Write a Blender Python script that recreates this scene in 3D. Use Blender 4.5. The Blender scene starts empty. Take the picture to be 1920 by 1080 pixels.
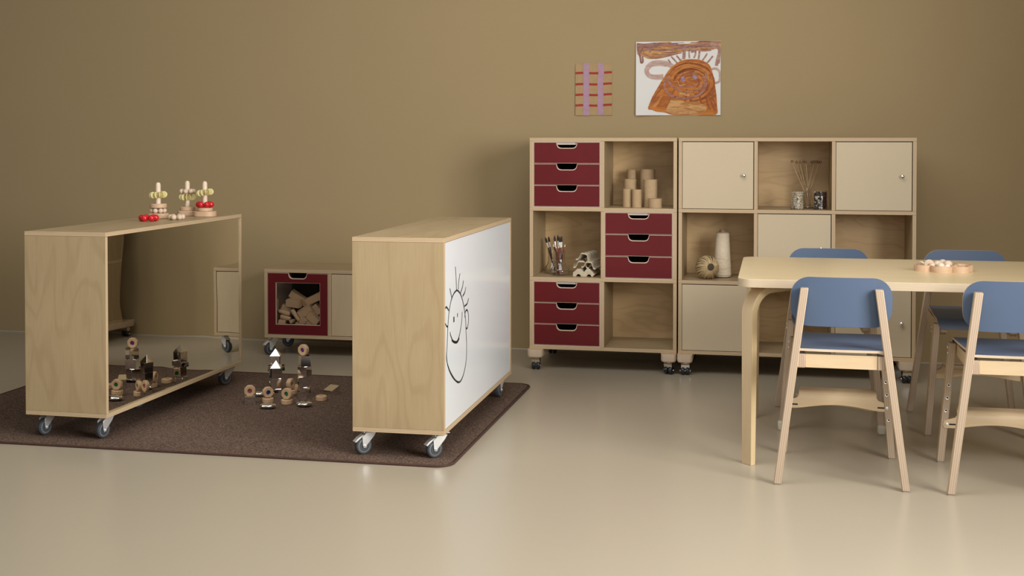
import bpy, bmesh, math, random
from mathutils import Vector, Matrix
R = math.radians
PI = math.pi
sc = bpy.context.scene
COL = sc.collection

# ------------------------------------------------------------------ camera
CAM_H, F_PX, CX, CY = 1.28, 2361.5, 960.0, 311.4
YAW, PITCH = R(11.792), R(1.258)
cam = bpy.data.cameras.new('camera')
camo = bpy.data.objects.new('camera', cam); COL.objects.link(camo)
cam.sensor_width = 36; cam.lens = 36 * F_PX / 1920
cam.shift_x = 0; cam.shift_y = (CY - 540) / 1920
camo.location = (0, 0, CAM_H)
camo.rotation_euler = (R(90) - PITCH, 0, YAW)
cam.clip_end = 60
sc.camera = camo

# ------------------------------------------------------------------ light
sc.view_settings.view_transform = 'Standard'
sc.view_settings.look = 'None'
sc.view_settings.gamma = 1
sc.view_settings.exposure = -0.38
w = bpy.data.worlds.new('world'); sc.world = w; w.use_nodes = True
w.node_tree.nodes['Background'].inputs[0].default_value = (1.0, 0.975, 0.93, 1)
w.node_tree.nodes['Background'].inputs[1].default_value = 0.17

def area(name, loc, aim, sx, sy, power, col, spread=180):
    l = bpy.data.lights.new(name, 'AREA'); l.shape = 'RECTANGLE'
    l.size = sx; l.size_y = sy; l.energy = power; l.color = col; l.spread = R(spread)
    o = bpy.data.objects.new(name, l); COL.objects.link(o); o.location = loc
    o.rotation_euler = (Vector(aim) - Vector(loc)).to_track_quat('-Z', 'Y').to_euler()
    return o
area('window_light', (2.36, 2.35, 1.85), (-2.0, 2.35, 1.75), 2.8, 1.7, 370, (1.0, 0.985, 0.96), 160)
area('room_fill', (0.6, -1.6, 2.3), (-0.9, 7.2, 0.5), 3.4, 1.8, 75, (1.0, 0.985, 0.96))
area('ceiling_softbox', (-0.4, 3.9, 3.6), (-0.6, 5.2, 0.0), 2.6, 1.8, 62, (1.0, 0.98, 0.95), 150)
area('ceiling_softbox', (-2.7, 3.3, 3.5), (-2.0, 5.4, 0.1), 2.2, 1.5, 28, (1.0, 0.98, 0.95), 150)

# ------------------------------------------------------------------ geometry of sight lines (used to survey positions)
_fw = Vector((-math.sin(YAW) * math.cos(PITCH), math.cos(YAW) * math.cos(PITCH), -math.sin(PITCH)))
_rt = Vector((math.cos(YAW), math.sin(YAW), 0)); _up = _rt.cross(_fw)
EYE = Vector((0, 0, CAM_H))
def ray(px, py): return _fw + _rt * ((px - CX) / F_PX) - _up * ((py - CY) / F_PX)
def onz(px, py, z=0.0):
    d = ray(px, py); return EYE + d * ((z - CAM_H) / d.z)
def ony(px, py, Y):
    d = ray(px, py); return EYE + d * (Y / d.y)
def onplane(px, py, o, n):
    d = ray(px, py); return EYE + d * ((Vector(o) - EYE).dot(n) / d.dot(n))

# ------------------------------------------------------------------ materials
def nodes(name):
    m = bpy.data.materials.new(name); m.use_nodes = True
    nt = m.node_tree; b = nt.nodes['Principled BSDF']
    return m, nt, b
def lin(c):
    return tuple(((x / 255) / 12.92 if x / 255 <= .04045 else ((x / 255 + .055) / 1.055) ** 2.4) for x in c)
def mat(name, col, rough=.5, metal=0, noise=0, nscale=20, bump=0, bscale=200, spec=.5, **kw):
    m, nt, b = nodes(name)
    b.inputs['Base Color'].default_value = (*col, 1)
    b.inputs['Roughness'].default_value = rough
    b.inputs['Metallic'].default_value = metal
    b.inputs['Specular IOR Level'].default_value = spec
    tc = nt.nodes.new('ShaderNodeTexCoord')
    if noise:
        n = nt.nodes.new('ShaderNodeTexNoise'); n.inputs['Scale'].default_value = nscale; n.inputs['Detail'].default_value = 5
        nt.links.new(tc.outputs['Object'], n.inputs['Vector'])
        r = nt.nodes.new('ShaderNodeValToRGB')
        r.color_ramp.elements[0].position = .3; r.color_ramp.elements[1].position = .7
        r.color_ramp.elements[0].color = (*[c * (1 - noise) for c in col], 1)
        r.color_ramp.elements[1].color = (*[min(1, c * (1 + noise)) for c in col], 1)
        nt.links.new(n.outputs['Fac'], r.inputs['Fac']); nt.links.new(r.outputs['Color'], b.inputs['Base Color'])
    if bump:
        n2 = nt.nodes.new('ShaderNodeTexNoise'); n2.inputs['Scale'].default_value = bscale; n2.inputs['Detail'].default_value = 4
        nt.links.new(tc.outputs['Object'], n2.inputs['Vector'])
        bp = nt.nodes.new('ShaderNodeBump'); bp.inputs['Strength'].default_value = bump; bp.inputs['Distance'].default_value = .002
        nt.links.new(n2.outputs['Fac'], bp.inputs['Height']); nt.links.new(bp.outputs['Normal'], b.inputs['Normal'])
    return m
def wood_face(name, col, contrast=.10, line=.12, su=4.2, sv=.8, rough=.42):
    """sliced birch: u across the grain, v along it, both in metres"""
    m, nt, b = nodes(name); N = nt.nodes; L = nt.links
    uv = N.new('ShaderNodeUVMap'); mp = N.new('ShaderNodeMapping'); mp.inputs['Scale'].default_value = (su, sv, 1)
    L.new(uv.outputs[0], mp.inputs[0])
    n = N.new('ShaderNodeTexNoise'); n.inputs['Scale'].default_value = 1.3; n.inputs['Detail'].default_value = 2.2; n.inputs['Distortion'].default_value = .25
    L.new(mp.outputs[0], n.inputs['Vector'])
    mu = N.new('ShaderNodeMath'); mu.operation = 'MULTIPLY'; mu.inputs[1].default_value = 58; L.new(n.outputs['Fac'], mu.inputs[0])
    si = N.new('ShaderNodeMath'); si.operation = 'SINE'; L.new(mu.outputs[0], si.inputs[0])
    rp = N.new('ShaderNodeValToRGB'); rp.color_ramp.elements[0].position = .35; rp.color_ramp.elements[1].position = .98
    rp.color_ramp.elements[0].color = (0, 0, 0, 1); rp.color_ramp.elements[1].color = (1, 1, 1, 1)
    L.new(si.outputs[0], rp.inputs[0])
    mp2 = N.new('ShaderNodeMapping'); mp2.inputs['Scale'].default_value = (260, 7, 1); L.new(uv.outputs[0], mp2.inputs[0])
    f = N.new('ShaderNodeTexNoise'); f.inputs['Scale'].default_value = 1; f.inputs['Detail'].default_value = 3; L.new(mp2.outputs[0], f.inputs['Vector'])
    mp3 = N.new('ShaderNodeMapping'); mp3.inputs['Scale'].default_value = (9, 3, 1); L.new(uv.outputs[0], mp3.inputs[0])
    g = N.new('ShaderNodeTexNoise'); g.inputs['Scale'].default_value = 1; g.inputs['Detail'].default_value = 4; L.new(mp3.outputs[0], g.inputs['Vector'])
    r1 = N.new('ShaderNodeValToRGB'); r1.color_ramp.elements[0].position = .3; r1.color_ramp.elements[1].position = .7
    r1.color_ramp.elements[0].color = (col[0] * (1 - contrast), col[1] * (1 - contrast * 1.2), col[2] * (1 - contrast * 1.5), 1)
    r1.color_ramp.elements[1].color = (min(1, col[0] * (1 + contrast * .6)), min(1, col[1] * (1 + contrast * .6)), min(1, col[2] * (1 + contrast * .6)), 1)
    ad = N.new('ShaderNodeMath'); ad.operation = 'ADD'; L.new(f.outputs['Fac'], ad.inputs[0]); L.new(g.outputs['Fac'], ad.inputs[1])
    hf = N.new('ShaderNodeMath'); hf.operation = 'MULTIPLY'; hf.inputs[1].default_value = .5; L.new(ad.outputs[0], hf.inputs[0])
    L.new(hf.outputs[0], r1.inputs[0])
    mx = N.new('ShaderNodeMix'); mx.data_type = 'RGBA'; mx.blend_type = 'MULTIPLY'
    sm = N.new('ShaderNodeMath'); sm.operation = 'MULTIPLY'; sm.inputs[1].default_value = line; L.new(rp.outputs[0], sm.inputs[0])
    L.new(sm.outputs[0], mx.inputs['Factor']); L.new(r1.outputs[0], mx.inputs['A']); mx.inputs['B'].default_value = (.55, .42, .28, 1)
    L.new(mx.outputs['Result'], b.inputs['Base Color']); b.inputs['Roughness'].default_value = rough
    return m
def wood_edge(name, col, dark, period=.0062, rough=.55):
    """plywood edge: plies stacked along v (metres)"""
    m, nt, b = nodes(name); N = nt.nodes; L = nt.links
    uv = N.new('ShaderNodeUVMap'); sp = N.new('ShaderNodeSeparateXYZ'); L.new(uv.outputs[0], sp.inputs[0])
    mp = N.new('ShaderNodeMapping'); mp.inputs['Scale'].default_value = (4, 60, 1); L.new(uv.outputs[0], mp.inputs[0])
    n = N.new('ShaderNodeTexNoise'); n.inputs['Scale'].default_value = 1; n.inputs['Detail'].default_value = 2; L.new(mp.outputs[0], n.inputs['Vector'])
    k = N.new('ShaderNodeMath'); k.operation = 'MULTIPLY_ADD'; k.inputs[1].default_value = 2 * PI / period; L.new(sp.outputs['Y'], k.inputs[0]); L.new(n.outputs['Fac'], k.inputs[2])
    s = N.new('ShaderNodeMath'); s.operation = 'SINE'; L.new(k.outputs[0], s.inputs[0])
    r = N.new('ShaderNodeValToRGB'); r.color_ramp.elements[0].position = .2; r.color_ramp.elements[1].position = .95
    r.color_ramp.elements[0].color = (*col, 1); r.color_ramp.elements[1].color = (*dark, 1)
    h = N.new('ShaderNodeMath'); h.operation = 'MULTIPLY_ADD'; h.inputs[1].default_value = .5; h.inputs[2].default_value = .5; L.new(s.outputs[0], h.inputs[0])
    L.new(h.outputs[0], r.inputs[0]); L.new(r.outputs[0], b.inputs['Base Color']); b.inputs['Roughness'].default_value = rough
    return m

M = {}
M['ply'] = wood_face('birch_plywood_face', (.425, .319, .182), .11, .15, 3.4, .7)
M['ply_back_lit'] = wood_face('birch_back_lit', (.70, .49, .25), .12, .20, 4, 1.2)  # warmer birch, paled so the colour itself brightens the dim shelf cells
M['ply_edge'] = wood_edge('birch_plywood_edge', (.62, .475, .30), (.40, .27, .15))
M['table_face'] = wood_face('birch_table_veneer', (.72, .57, .34), .07, .05, 9, .4, .3)
M['table_edge'] = wood_edge('birch_table_edge', (.60, .485, .34), (.50, .39, .265), .005)
M['chair_face'] = wood_face('chair_plywood_face', (.66, .50, .31), .08, .05, 10, 1)
M['chair_edge'] = wood_edge('chair_plywood_edge', (.50, .385, .28), (.39, .285, .195), .0075)
M['leg_edge'] = wood_edge('bent_leg_edge', (.68, .53, .31), (.52, .38, .20), .008)
M['red'] = mat('red_laminate', lin((100, 21, 26)), .5, spec=.3, noise=.06, nscale=4)
M['cream'] = mat('cream_laminate', lin((201, 184, 155)), .45, spec=.35, noise=.015, nscale=3)
M['blue'] = mat('blue_linoleum', lin((80, 96, 121)), .5, spec=.35, noise=.03, nscale=6)
M['blue_seat'] = mat('blue_seat_linoleum', lin((86, 101, 126)), .42, noise=.03, nscale=6)
M['black'] = mat('black_shade', (.012, .011, .010), .7, noise=.1)  # black standing in for shade inside drawers, bin and door gaps
M['white'] = mat('whiteboard_enamel', (.76, .785, .81), .16, noise=.01, nscale=2)
M['ink'] = mat('black_marker', (.02, .02, .022), .5, noise=.2, nscale=60)
M['steel'] = mat('zinc_steel', (.80, .81, .80), .36, .62, noise=.05, nscale=30)
M['chrome'] = mat('chrome', (.86, .86, .86), .07, 1, noise=.01)
M['tyre'] = mat('grey_rubber_tyre', (.055, .06, .067), .5, noise=.1)
M['rim'] = mat('grey_wheel_rim', (.36, .42, .47), .4, noise=.05)
M['blackp'] = mat('black_plastic', (.013, .015, .02), .3, noise=.1)
M['beech'] = wood_face('beech_turned', (.60, .41, .26), .09, .03, 14, 2, .5)
M['block'] = wood_face('beech_block', (.60, .40, .235), .10, .05, 30, 4, .5)
M['bead'] = mat('pale_wood_bead', (.66, .50, .37), .45, noise=.06, nscale=40)
M['peg'] = mat('pale_maple', (.74, .60, .44), .5, noise=.05, nscale=50)
M['redbead'] = mat('red_lacquer', (.55, .012, .018), .12, noise=.03)
M['yellow'] = mat('pale_yellow_paint', (.72, .64, .30), .4, noise=.04)
M['mirror'] = mat('mirror_toy', (.88, .87, .85), .035, 1, noise=.01)
M['card'] = mat('cardboard_tube', (.47, .33, .185), .8, noise=.06, nscale=60, bump=.2)
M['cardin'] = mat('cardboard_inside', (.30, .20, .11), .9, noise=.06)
M['pulp'] = mat('moulded_paper_pulp', (.58, .50, .37), .95, noise=.12, nscale=70, bump=.8, bscale=300)
M['cotton'] = mat('cotton_thread', (.68, .57, .42), .9, noise=.08, nscale=90, bump=.4, bscale=250)
M['twine'] = mat('jute_twine', (.58, .44, .24), .9, noise=.15, nscale=150)
M['twine_deep'] = mat('dense_twine', (.26, .18, .085), .95, noise=.3, nscale=60)
M['dark'] = mat('dark_core', (.06, .045, .03), .9, noise=.2)
M['tan'] = mat('thin_wood_stick', (.55, .38, .20), .6, noise=.1)
M['brownring'] = mat('brown_wood_ring', (.16, .07, .03), .5, noise=.1)
M['bristle'] = mat('brush_bristle', (.035, .022, .016), .7, noise=.3, nscale=200)
M['handle_dark'] = mat('dark_brush_handle', (.06, .035, .04), .25, noise=.1)
M['handle_red'] = mat('red_brown_pencil', (.22, .055, .03), .3, noise=.1)
M['pebble'] = mat('silver_pebble', (.84, .82, .79), .09, 1, noise=.01)
M['rim_card'] = mat('brown_paper', (.43, .29, .14), .8, noise=.05, nscale=30)
M['paper'] = mat('white_paper', (.78, .76, .73), .8, noise=.015, nscale=4)
M['pink'] = mat('pink_paint', lin((176, 140, 160)), .7, noise=.06, nscale=40)
M['redpaint'] = mat('red_paint', lin((160, 44, 38)), .7, noise=.1, nscale=40)
M['chair_seat_edge'] = mat('pale_birch_cut_edge', (.62, .49, .36), .5, noise=.05)
M['strip_pale'] = mat('pale_insert_strip', (.62, .56, .50), .6, noise=.03)
M['felt'] = mat('felt_glide', (.30, .25, .21), .95, noise=.1)
M['glide'] = mat('pale_plastic_glide', (.62, .58, .47), .35, noise=.03)
M['gum'] = mat('hole_dark', (.02, .015, .01), .8, noise=.1)
M['binding'] = mat('rug_binding', (.062, .026, .016), .8, noise=.15, nscale=80, bump=.4, bscale=400)

def glass(name, col=(1, 1, 1), rough=0.0, ior=1.45):
    m, nt, b = nodes(name)
    b.inputs['Base Color'].default_value = (*col, 1); b.inputs['Roughness'].default_value = rough
    b.inputs['Transmission Weight'].default_value = 1; b.inputs['IOR'].default_value = ior
    return m
M['glass'] = glass('clear_glass')
M['acrylic'] = glass('clear_acrylic', (.97, .97, .96), 0, 1.2)
for n_, c_ in (('pinkgem', (.35, .08, .10)), ('greengem', (.01, .16, .06)), ('bluegem', (.01, .04, .26)), ('purplegem', (.09, .02, .22))):
    M[n_] = mat(n_, c_, .1, noise=.3, nscale=80)

def floor_mat():
    m, nt, b = nodes('satin_linoleum_floor'); N = nt.nodes; L = nt.links
    tc = N.new('ShaderNodeTexCoord')
    n = N.new('ShaderNodeTexNoise'); n.inputs['Scale'].default_value = 1.1; n.inputs['Detail'].default_value = 3; L.new(tc.outputs['Object'], n.inputs['Vector'])
    r = N.new('ShaderNodeValToRGB'); c = (.425, .367, .275)
    r.color_ramp.elements[0].color = (*[x * .985 for x in c], 1); r.color_ramp.elements[1].color = (*[x * 1.015 for x in c], 1)
    L.new(n.outputs['Fac'], r.inputs[0]); L.new(r.outputs[0], b.inputs['Base Color'])
    b.inputs['Roughness'].default_value = .27; b.inputs['Specular IOR Level'].default_value = .42
    n2 = N.new('ShaderNodeTexNoise'); n2.inputs['Scale'].default_value = 9; n2.inputs['Detail'].default_value = 3; L.new(tc.outputs['Object'], n2.inputs['Vector'])
    bp = N.new('ShaderNodeBump'); bp.inputs['Strength'].default_value = .08; bp.inputs['Distance'].default_value = .004
    L.new(n2.outputs['Fac'], bp.inputs['Height']); L.new(bp.outputs[0], b.inputs['Normal'])
    return m
def wall_mat():
    return mat('brown_painted_wall', (.40, .297, .158), .75, noise=.018, nscale=1.2, bump=.12, bscale=140, spec=.25)
def rug_mat():
    m, nt, b = nodes('heather_brown_carpet'); N = nt.nodes; L = nt.links
    tc = N.new('ShaderNodeTexCoord')
    n = N.new('ShaderNodeTexNoise'); n.inputs['Scale'].default_value = 170; n.inputs['Detail'].default_value = 4; L.new(tc.outputs['Object'], n.inputs['Vector'])
    r = N.new('ShaderNodeValToRGB'); r.color_ramp.elements[0].position = .34; r.color_ramp.elements[1].position = .66
    r.color_ramp.elements[0].color = (.045, .025, .016, 1); r.color_ramp.elements[1].color = (.20, .135, .10, 1)
    L.new(n.outputs['Fac'], r.inputs[0]); L.new(r.outputs[0], b.inputs['Base Color']); b.inputs['Roughness'].default_value = .95
    b.inputs['Specular IOR Level'].default_value = .15
    bp = N.new('ShaderNodeBump'); bp.inputs['Strength'].default_value = .5; bp.inputs['Distance'].default_value = .003
    L.new(n.outputs['Fac'], bp.inputs['Height']); L.new(bp.outputs[0], b.inputs['Normal'])
    return m
def mirror_mat():
    m, nt, b = nodes('acrylic_mirror'); N = nt.nodes; L = nt.links
    b.inputs['Base Color'].default_value = (.86, .85, .80, 1); b.inputs['Metallic'].default_value = 1; b.inputs['Roughness'].default_value = .008
    tc = N.new('ShaderNodeTexCoord'); n = N.new('ShaderNodeTexNoise'); n.inputs['Scale'].default_value = 3.4; n.inputs['Detail'].default_value = 1
    L.new(tc.outputs['Object'], n.inputs['Vector'])
    bp = N.new('ShaderNodeBump'); bp.inputs['Strength'].default_value = 1; bp.inputs['Distance'].default_value = .0018
    L.new(n.outputs['Fac'], bp.inputs['Height']); L.new(bp.outputs[0], b.inputs['Normal'])
    return m
def paint_mat(name, c1, c2, scale=8):
    m, nt, b = nodes(name); N = nt.nodes; L = nt.links
    tc = N.new('ShaderNodeTexCoord'); mp = N.new('ShaderNodeMapping'); mp.inputs['Scale'].default_value = (scale, 1, scale * 3.5); mp.inputs['Rotation'].default_value = (0, .5, 0)
    L.new(tc.outputs['Object'], mp.inputs[0])
    n = N.new('ShaderNodeTexNoise'); n.inputs['Scale'].default_value = 1.6; n.inputs['Detail'].default_value = 5; n.inputs['Distortion'].default_value = 1.2; L.new(mp.outputs[0], n.inputs['Vector'])
    r = N.new('ShaderNodeValToRGB'); r.color_ramp.elements[0].position = .38; r.color_ramp.elements[1].position = .62
    r.color_ramp.elements[0].color = (*c1, 1); r.color_ramp.elements[1].color = (*c2, 1)
    L.new(n.outputs['Fac'], r.inputs[0]); L.new(r.outputs[0], b.inputs['Base Color']); b.inputs['Roughness'].default_value = .6
    return m
M['floor'] = floor_mat(); M['wall'] = wall_mat(); M['rug'] = rug_mat(); M['mirror_sheet'] = mirror_mat()
M['p_brown'] = paint_mat('orange_brown_paint', lin((158, 82, 14)), lin((196, 118, 34)), 6)
M['p_light'] = paint_mat('light_orange_paint', lin((186, 112, 38)), lin((206, 140, 66)), 14)
M['p_deep'] = paint_mat('deep_brown_paint', lin((136, 64, 18)), lin((160, 84, 24)), 14)
M['p_smile'] = paint_mat('smile_paint', lin((148, 88, 62)), lin((172, 122, 104)), 14)
M['p_ochre'] = paint_mat('ochre_paint', lin((170, 108, 48)), lin((205, 158, 98)), 9)
M['p_mauve'] = paint_mat('mauve_paint', lin((150, 108, 98)), lin((185, 148, 128)), 12)
M['p_dmauve'] = paint_mat('dark_mauve_paint', lin((130, 84, 70)), lin((160, 118, 110)), 12)
M['p_pink'] = paint_mat('dusty_pink_paint', lin((180, 148, 138)), lin((200, 172, 158)), 12)
M['p_violet'] = paint_mat('violet_paint', lin((140, 118, 160)), lin((180, 160, 190)), 14)

# ------------------------------------------------------------------ mesh builder
rnd = random.Random(5)
class MB:
    def __init__(s): s.v = []; s.f = []; s.uv = []; s.mi = []; s.X = Matrix.Identity(4)
    def add(s, vs, fs, uvs=None, mi=0):
        o = len(s.v); s.v += [s.X @ Vector(p) for p in vs]
        for k, f in enumerate(fs):
            s.f.append([o + i for i in f]); s.uv.append(uvs[k] if uvs else [(0, 0)] * len(f))
            s.mi.append(mi[k] if isinstance(mi, (list, tuple)) else mi)
        return s
    def box(s, x0, x1, y0, y1, z0, z1, t='z', g='x', mf=0, me=1):
        c = [(x, y, z) for z in (z0, z1) for y in (y0, y1) for x in (x0, x1)]
        fs = [(0, 2, 3, 1), (4, 5, 7, 6), (0, 1, 5, 4), (2, 6, 7, 3), (0, 4, 6, 2), (1, 3, 7, 5)]
        ax = ['z', 'z', 'y', 'y', 'x', 'x']; I = {'x': 0, 'y': 1, 'z': 2}; lo = (x0, y0, z0)
        ou, ov = rnd.uniform(0, 40), rnd.uniform(0, 40); uvs = []; ms = []
        for f, a in zip(fs, ax):
            if a == t:
                cr = [q for q in 'xyz' if q != t and q != g][0]
                uvs.append([(c[i][I[cr]] + ou, c[i][I[g]] + ov) for i in f]); ms.append(mf)
            else:
                ot = [q for q in 'xyz' if q != t and q != a][0]
                uvs.append([(c[i][I[ot]] + ou, c[i][I[t]] - lo[I[t]]) for i in f]); ms.append(me)
        return s.add(c, fs, uvs, ms)
    def prism(s, poly, axis, d0, d1, mf=0, me=1, swap=False):
        mp = {'x': lambda a, b, d: (d, a, b), 'y': lambda a, b, d: (a, d, b), 'z': lambda a, b, d: (a, b, d)}[axis]
        n = len(poly); vs = [mp(a, b, d0) for a, b in poly] + [mp(a, b, d1) for a, b in poly]
        ou, ov = rnd.uniform(0, 40), rnd.uniform(0, 40)
        g = (lambda p: (p[1] + ou, p[0] + ov)) if swap else (lambda p: (p[0] + ou, p[1] + ov))
        fs = [tuple(range(n - 1, -1, -1)), tuple(range(n, 2 * n))]
        uvs = [[g(poly[i]) for i in range(n - 1, -1, -1)], [g(p) for p in poly]]; ms = [mf, mf]
        per = 0; th = abs(d1 - d0)
        for i in range(n):
            j = (i + 1) % n; L = math.hypot(poly[i][0] - poly[j][0], poly[i][1] - poly[j][1])
            fs.append((i, j, n + j, n + i)); uvs.append([(per, 0), (per + L, 0), (per + L, th), (per, th)]); ms.append(me); per += L
        return s.add(vs, fs, uvs, ms)
    def lathe(s, prof, c=(0, 0, 0), axis='z', seg=20, mi=0, phase=0):
        vs = []; fs = []; uvs = []; n = len(prof)
        for k in range(seg):
            a = 2 * PI * k / seg + phase; ca, sa = math.cos(a), math.sin(a)
            for r, h in prof:
                p = {'z': (r * ca, r * sa, h), 'x': (h, r * ca, r * sa), 'y': (r * ca, h, r * sa)}[axis]
                vs.append((p[0] + c[0], p[1] + c[1], p[2] + c[2]))
        ou = rnd.uniform(0, 30)
        for k in range(seg):
            k2 = (k + 1) % seg
            for i in range(n - 1):
                fs.append((k * n + i, k2 * n + i, k2 * n + i + 1, k * n + i + 1))
                r = max(prof[i][0], .01)
                u0, u1 = ou + r * 2 * PI * k / seg, ou + r * 2 * PI * (k + 1) / seg
                uvs.append([(u0, prof[i][1]), (u1, prof[i][1]), (u1, prof[i + 1][1]), (u0, prof[i + 1][1])])
        for i, rev in ((0, True), (n - 1, False)):
            if prof[i][0] > 1e-6:
                f = [k * n + i for k in range(seg)]
                f = f[::-1] if rev else f
                fs.append(tuple(f)); uvs.append([(vs[q][0], vs[q][1]) for q in f])
        return s.add(vs, fs, uvs, mi)
    def ball(s, c, r, seg=14, rings=8, mi=0, sx=1, sy=1, sz=1):
        vs = []; fs = []
        for i in range(rings + 1):
            t = PI * i / rings
            for k in range(seg):
                a = 2 * PI * k / seg
                vs.append((c[0] + sx * r * math.sin(t) * math.cos(a), c[1] + sy * r * math.sin(t) * math.sin(a), c[2] + sz * r * math.cos(t)))
        for i in range(rings):
            for k in range(seg):
                k2 = (k + 1) % seg; fs.append((i * seg + k, (i + 1) * seg + k, (i + 1) * seg + k2, i * seg + k2))
        return s.add(vs, fs, [[(vs[q][0], vs[q][2]) for q in f] for f in fs], mi)
    def tube(s, pts, r, seg=8, mi=0, closed=False):
        pts = [Vector(p) for p in pts]; n = len(pts); rr = r if isinstance(r, (list, tuple)) else [r] * n
        vs = []; fs = []; up = None
        for i, p in enumerate(pts):
            if closed: d = pts[(i + 1) % n] - pts[i - 1]
            else: d = pts[min(i + 1, n - 1)] - pts[max(i - 1, 0)]
            d.normalize()
            if up is None: up = Vector((0, 0, 1)) if abs(d.z) < .9 else Vector((1, 0, 0))
            a = d.cross(up)
            if a.length < 1e-5: a = d.orthogonal()
            a.normalize(); b = a.cross(d); up = b
            for k in range(seg):
                t = 2 * PI * k / seg; vs.append(p + (a * math.cos(t) + b * math.sin(t)) * rr[i])
        for i in range(n if closed else n - 1):
            i2 = (i + 1) % n
            for k in range(seg):
                k2 = (k + 1) % seg; fs.append((i * seg + k, i * seg + k2, i2 * seg + k2, i2 * seg + k))
        if not closed: fs += [tuple(range(seg - 1, -1, -1)), tuple(range((n - 1) * seg, n * seg))]
        return s.add(vs, fs, None, mi)
    def sheet(s, G, th, mf=0, me=1, mb=None, off=None):
        """G: rows of points -> slab of thickness th behind it (offset along -normal)"""
        nu, nv = len(G), len(G[0]); G = [[Vector(p) for p in r] for r in G]
        H = []
        for i in range(nu):
            row = []
            for j in range(nv):
                a = G[min(i + 1, nu - 1)][j] - G[max(i - 1, 0)][j]; b = G[i][min(j + 1, nv - 1)] - G[i][max(j - 1, 0)]
                n = Vector(off) if off else a.cross(b)
                if n.length < 1e-9: n = Vector((0, 0, 1))
                row.append(G[i][j] - n.normalized() * th)
            H.append(row)
        vs = [p for r in G for p in r] + [p for r in H for p in r]; o = nu * nv
        fs = []; uvs = []; ms = []
        ou, ov = rnd.uniform(0, 40), rnd.uniform(0, 40)
        iu = [0]
        for i in range(1, nu): iu.append(iu[-1] + (G[i][nv // 2] - G[i - 1][nv // 2]).length)
        jv = [0]
        for j in range(1, nv): jv.append(jv[-1] + (G[nu // 2][j] - G[nu // 2][j - 1]).length)
        U = lambda i, j: (iu[i] + ou, jv[j] + ov)
        for i in range(nu - 1):
            for j in range(nv - 1):
                q = (i * nv + j, (i + 1) * nv + j, (i + 1) * nv + j + 1, i * nv + j + 1)
                uu = [U(i, j), U(i + 1, j), U(i + 1, j + 1), U(i, j + 1)]
                fs.append(q); uvs.append(uu); ms.append(mf)
                fs.append(tuple(x + o for x in q[::-1])); uvs.append(uu[::-1]); ms.append(mf if mb is None else mb)
        rim = [(i, 0) for i in range(nu)] + [(nu - 1, j) for j in range(1, nv)] + [(i, nv - 1) for i in range(nu - 2, -1, -1)] + [(0, j) for j in range(nv - 2, 0, -1)]
        for k in range(len(rim)):
            a = rim[k]; b = rim[(k + 1) % len(rim)]; ia = a[0] * nv + a[1]; ib = b[0] * nv + b[1]
            fs.append((ib, ia, ia + o, ib + o)); uvs.append([(k * .01 + .01, 0), (k * .01, 0), (k * .01, th), (k * .01 + .01, th)]); ms.append(me)
        return s.add(vs, fs, uvs, ms)
    def mesh(s, name, mats, smooth=35, bevel=0):
        me = bpy.data.meshes.new(name); me.from_pydata([tuple(p) for p in s.v], [], s.f)
        ul = me.uv_layers.new(name='UVMap'); k = 0
        for p, u in zip(me.polygons, s.uv):
            for q in u: ul.data[k].uv = q; k += 1
        for p, m_ in zip(me.polygons, s.mi): p.material_index = m_
        for m_ in mats: me.materials.append(m_)
        bm = bmesh.new(); bm.from_mesh(me); bmesh.ops.remove_doubles(bm, verts=bm.verts, dist=1e-6)
        bmesh.ops.recalc_face_normals(bm, faces=bm.faces); bm.to_mesh(me); bm.free()
        if smooth:
            for p in me.polygons: p.use_smooth = True
            me.set_sharp_from_angle(angle=R(smooth))
        return me
    def build(s, name, mats, parent=None, smooth=35, bevel=0, label=None):
        if not isinstance(mats, (list, tuple)): mats = [mats]
        mats = [M[m_] if isinstance(m_, str) else m_ for m_ in mats]
        n = max(s.mi) + 1 if s.mi else 1
        while len(mats) < n: mats.append(mats[-1])
        o = bpy.data.objects.new(name, s.mesh(name, mats, smooth)); COL.objects.link(o)
        if parent: o.parent = parent
        if bevel:
            b = o.modifiers.new('bevel', 'BEVEL'); b.width = bevel; b.segments = 2; b.limit_method = 'ANGLE'; b.angle_limit = R(40); b.harden_normals = False
        if label: o['label'] = label
        return o
def tag(o, label, cat, group=None):
    o['label'] = label; o['category'] = cat
    if group: o['group'] = group
    return o
def thing(name, label, cat, loc=(0, 0, 0), rz=0, group=None):
    o = bpy.data.objects.new(name, None); COL.objects.link(o); o.empty_display_size = .1
    o.location = loc; o.rotation_euler = (0, 0, rz); return tag(o, label, cat, group)
def struct(o): o['kind'] = 'structure'; return o
def put(o, loc, rot=(0, 0, 0)):
    o.location = loc; o.rotation_euler = rot; return o
KIDS = {}
def copy_tree(o, label=None):
    c = o.copy(); COL.objects.link(c)
    if label: c['label'] = label
    for ch in [q for q in COL.objects if q.parent == o]:
        k = ch.copy(); COL.objects.link(k); k.parent = c
        for g in [q for q in COL.objects if q.parent == ch]:
            d = g.copy(); COL.objects.link(d); d.parent = k
    return c
def rrect(x0, x1, y0, y1, r, n=6):
    P = []
    for cx, cy, a in ((x1 - r, y1 - r, 0), (x0 + r, y1 - r, 90), (x0 + r, y0 + r, 180), (x1 - r, y0 + r, 270)):
        for k in range(n + 1):
            t = R(a + 90 * k / n); P.append((cx + r * math.cos(t), cy + r * math.sin(t)))
    return P
def arc(cx, cy, r, a0, a1, n):
    return [(cx + r * math.cos(R(a0 + (a1 - a0) * k / n)), cy + r * math.sin(R(a0 + (a1 - a0) * k / n))) for k in range(n + 1)]

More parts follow.
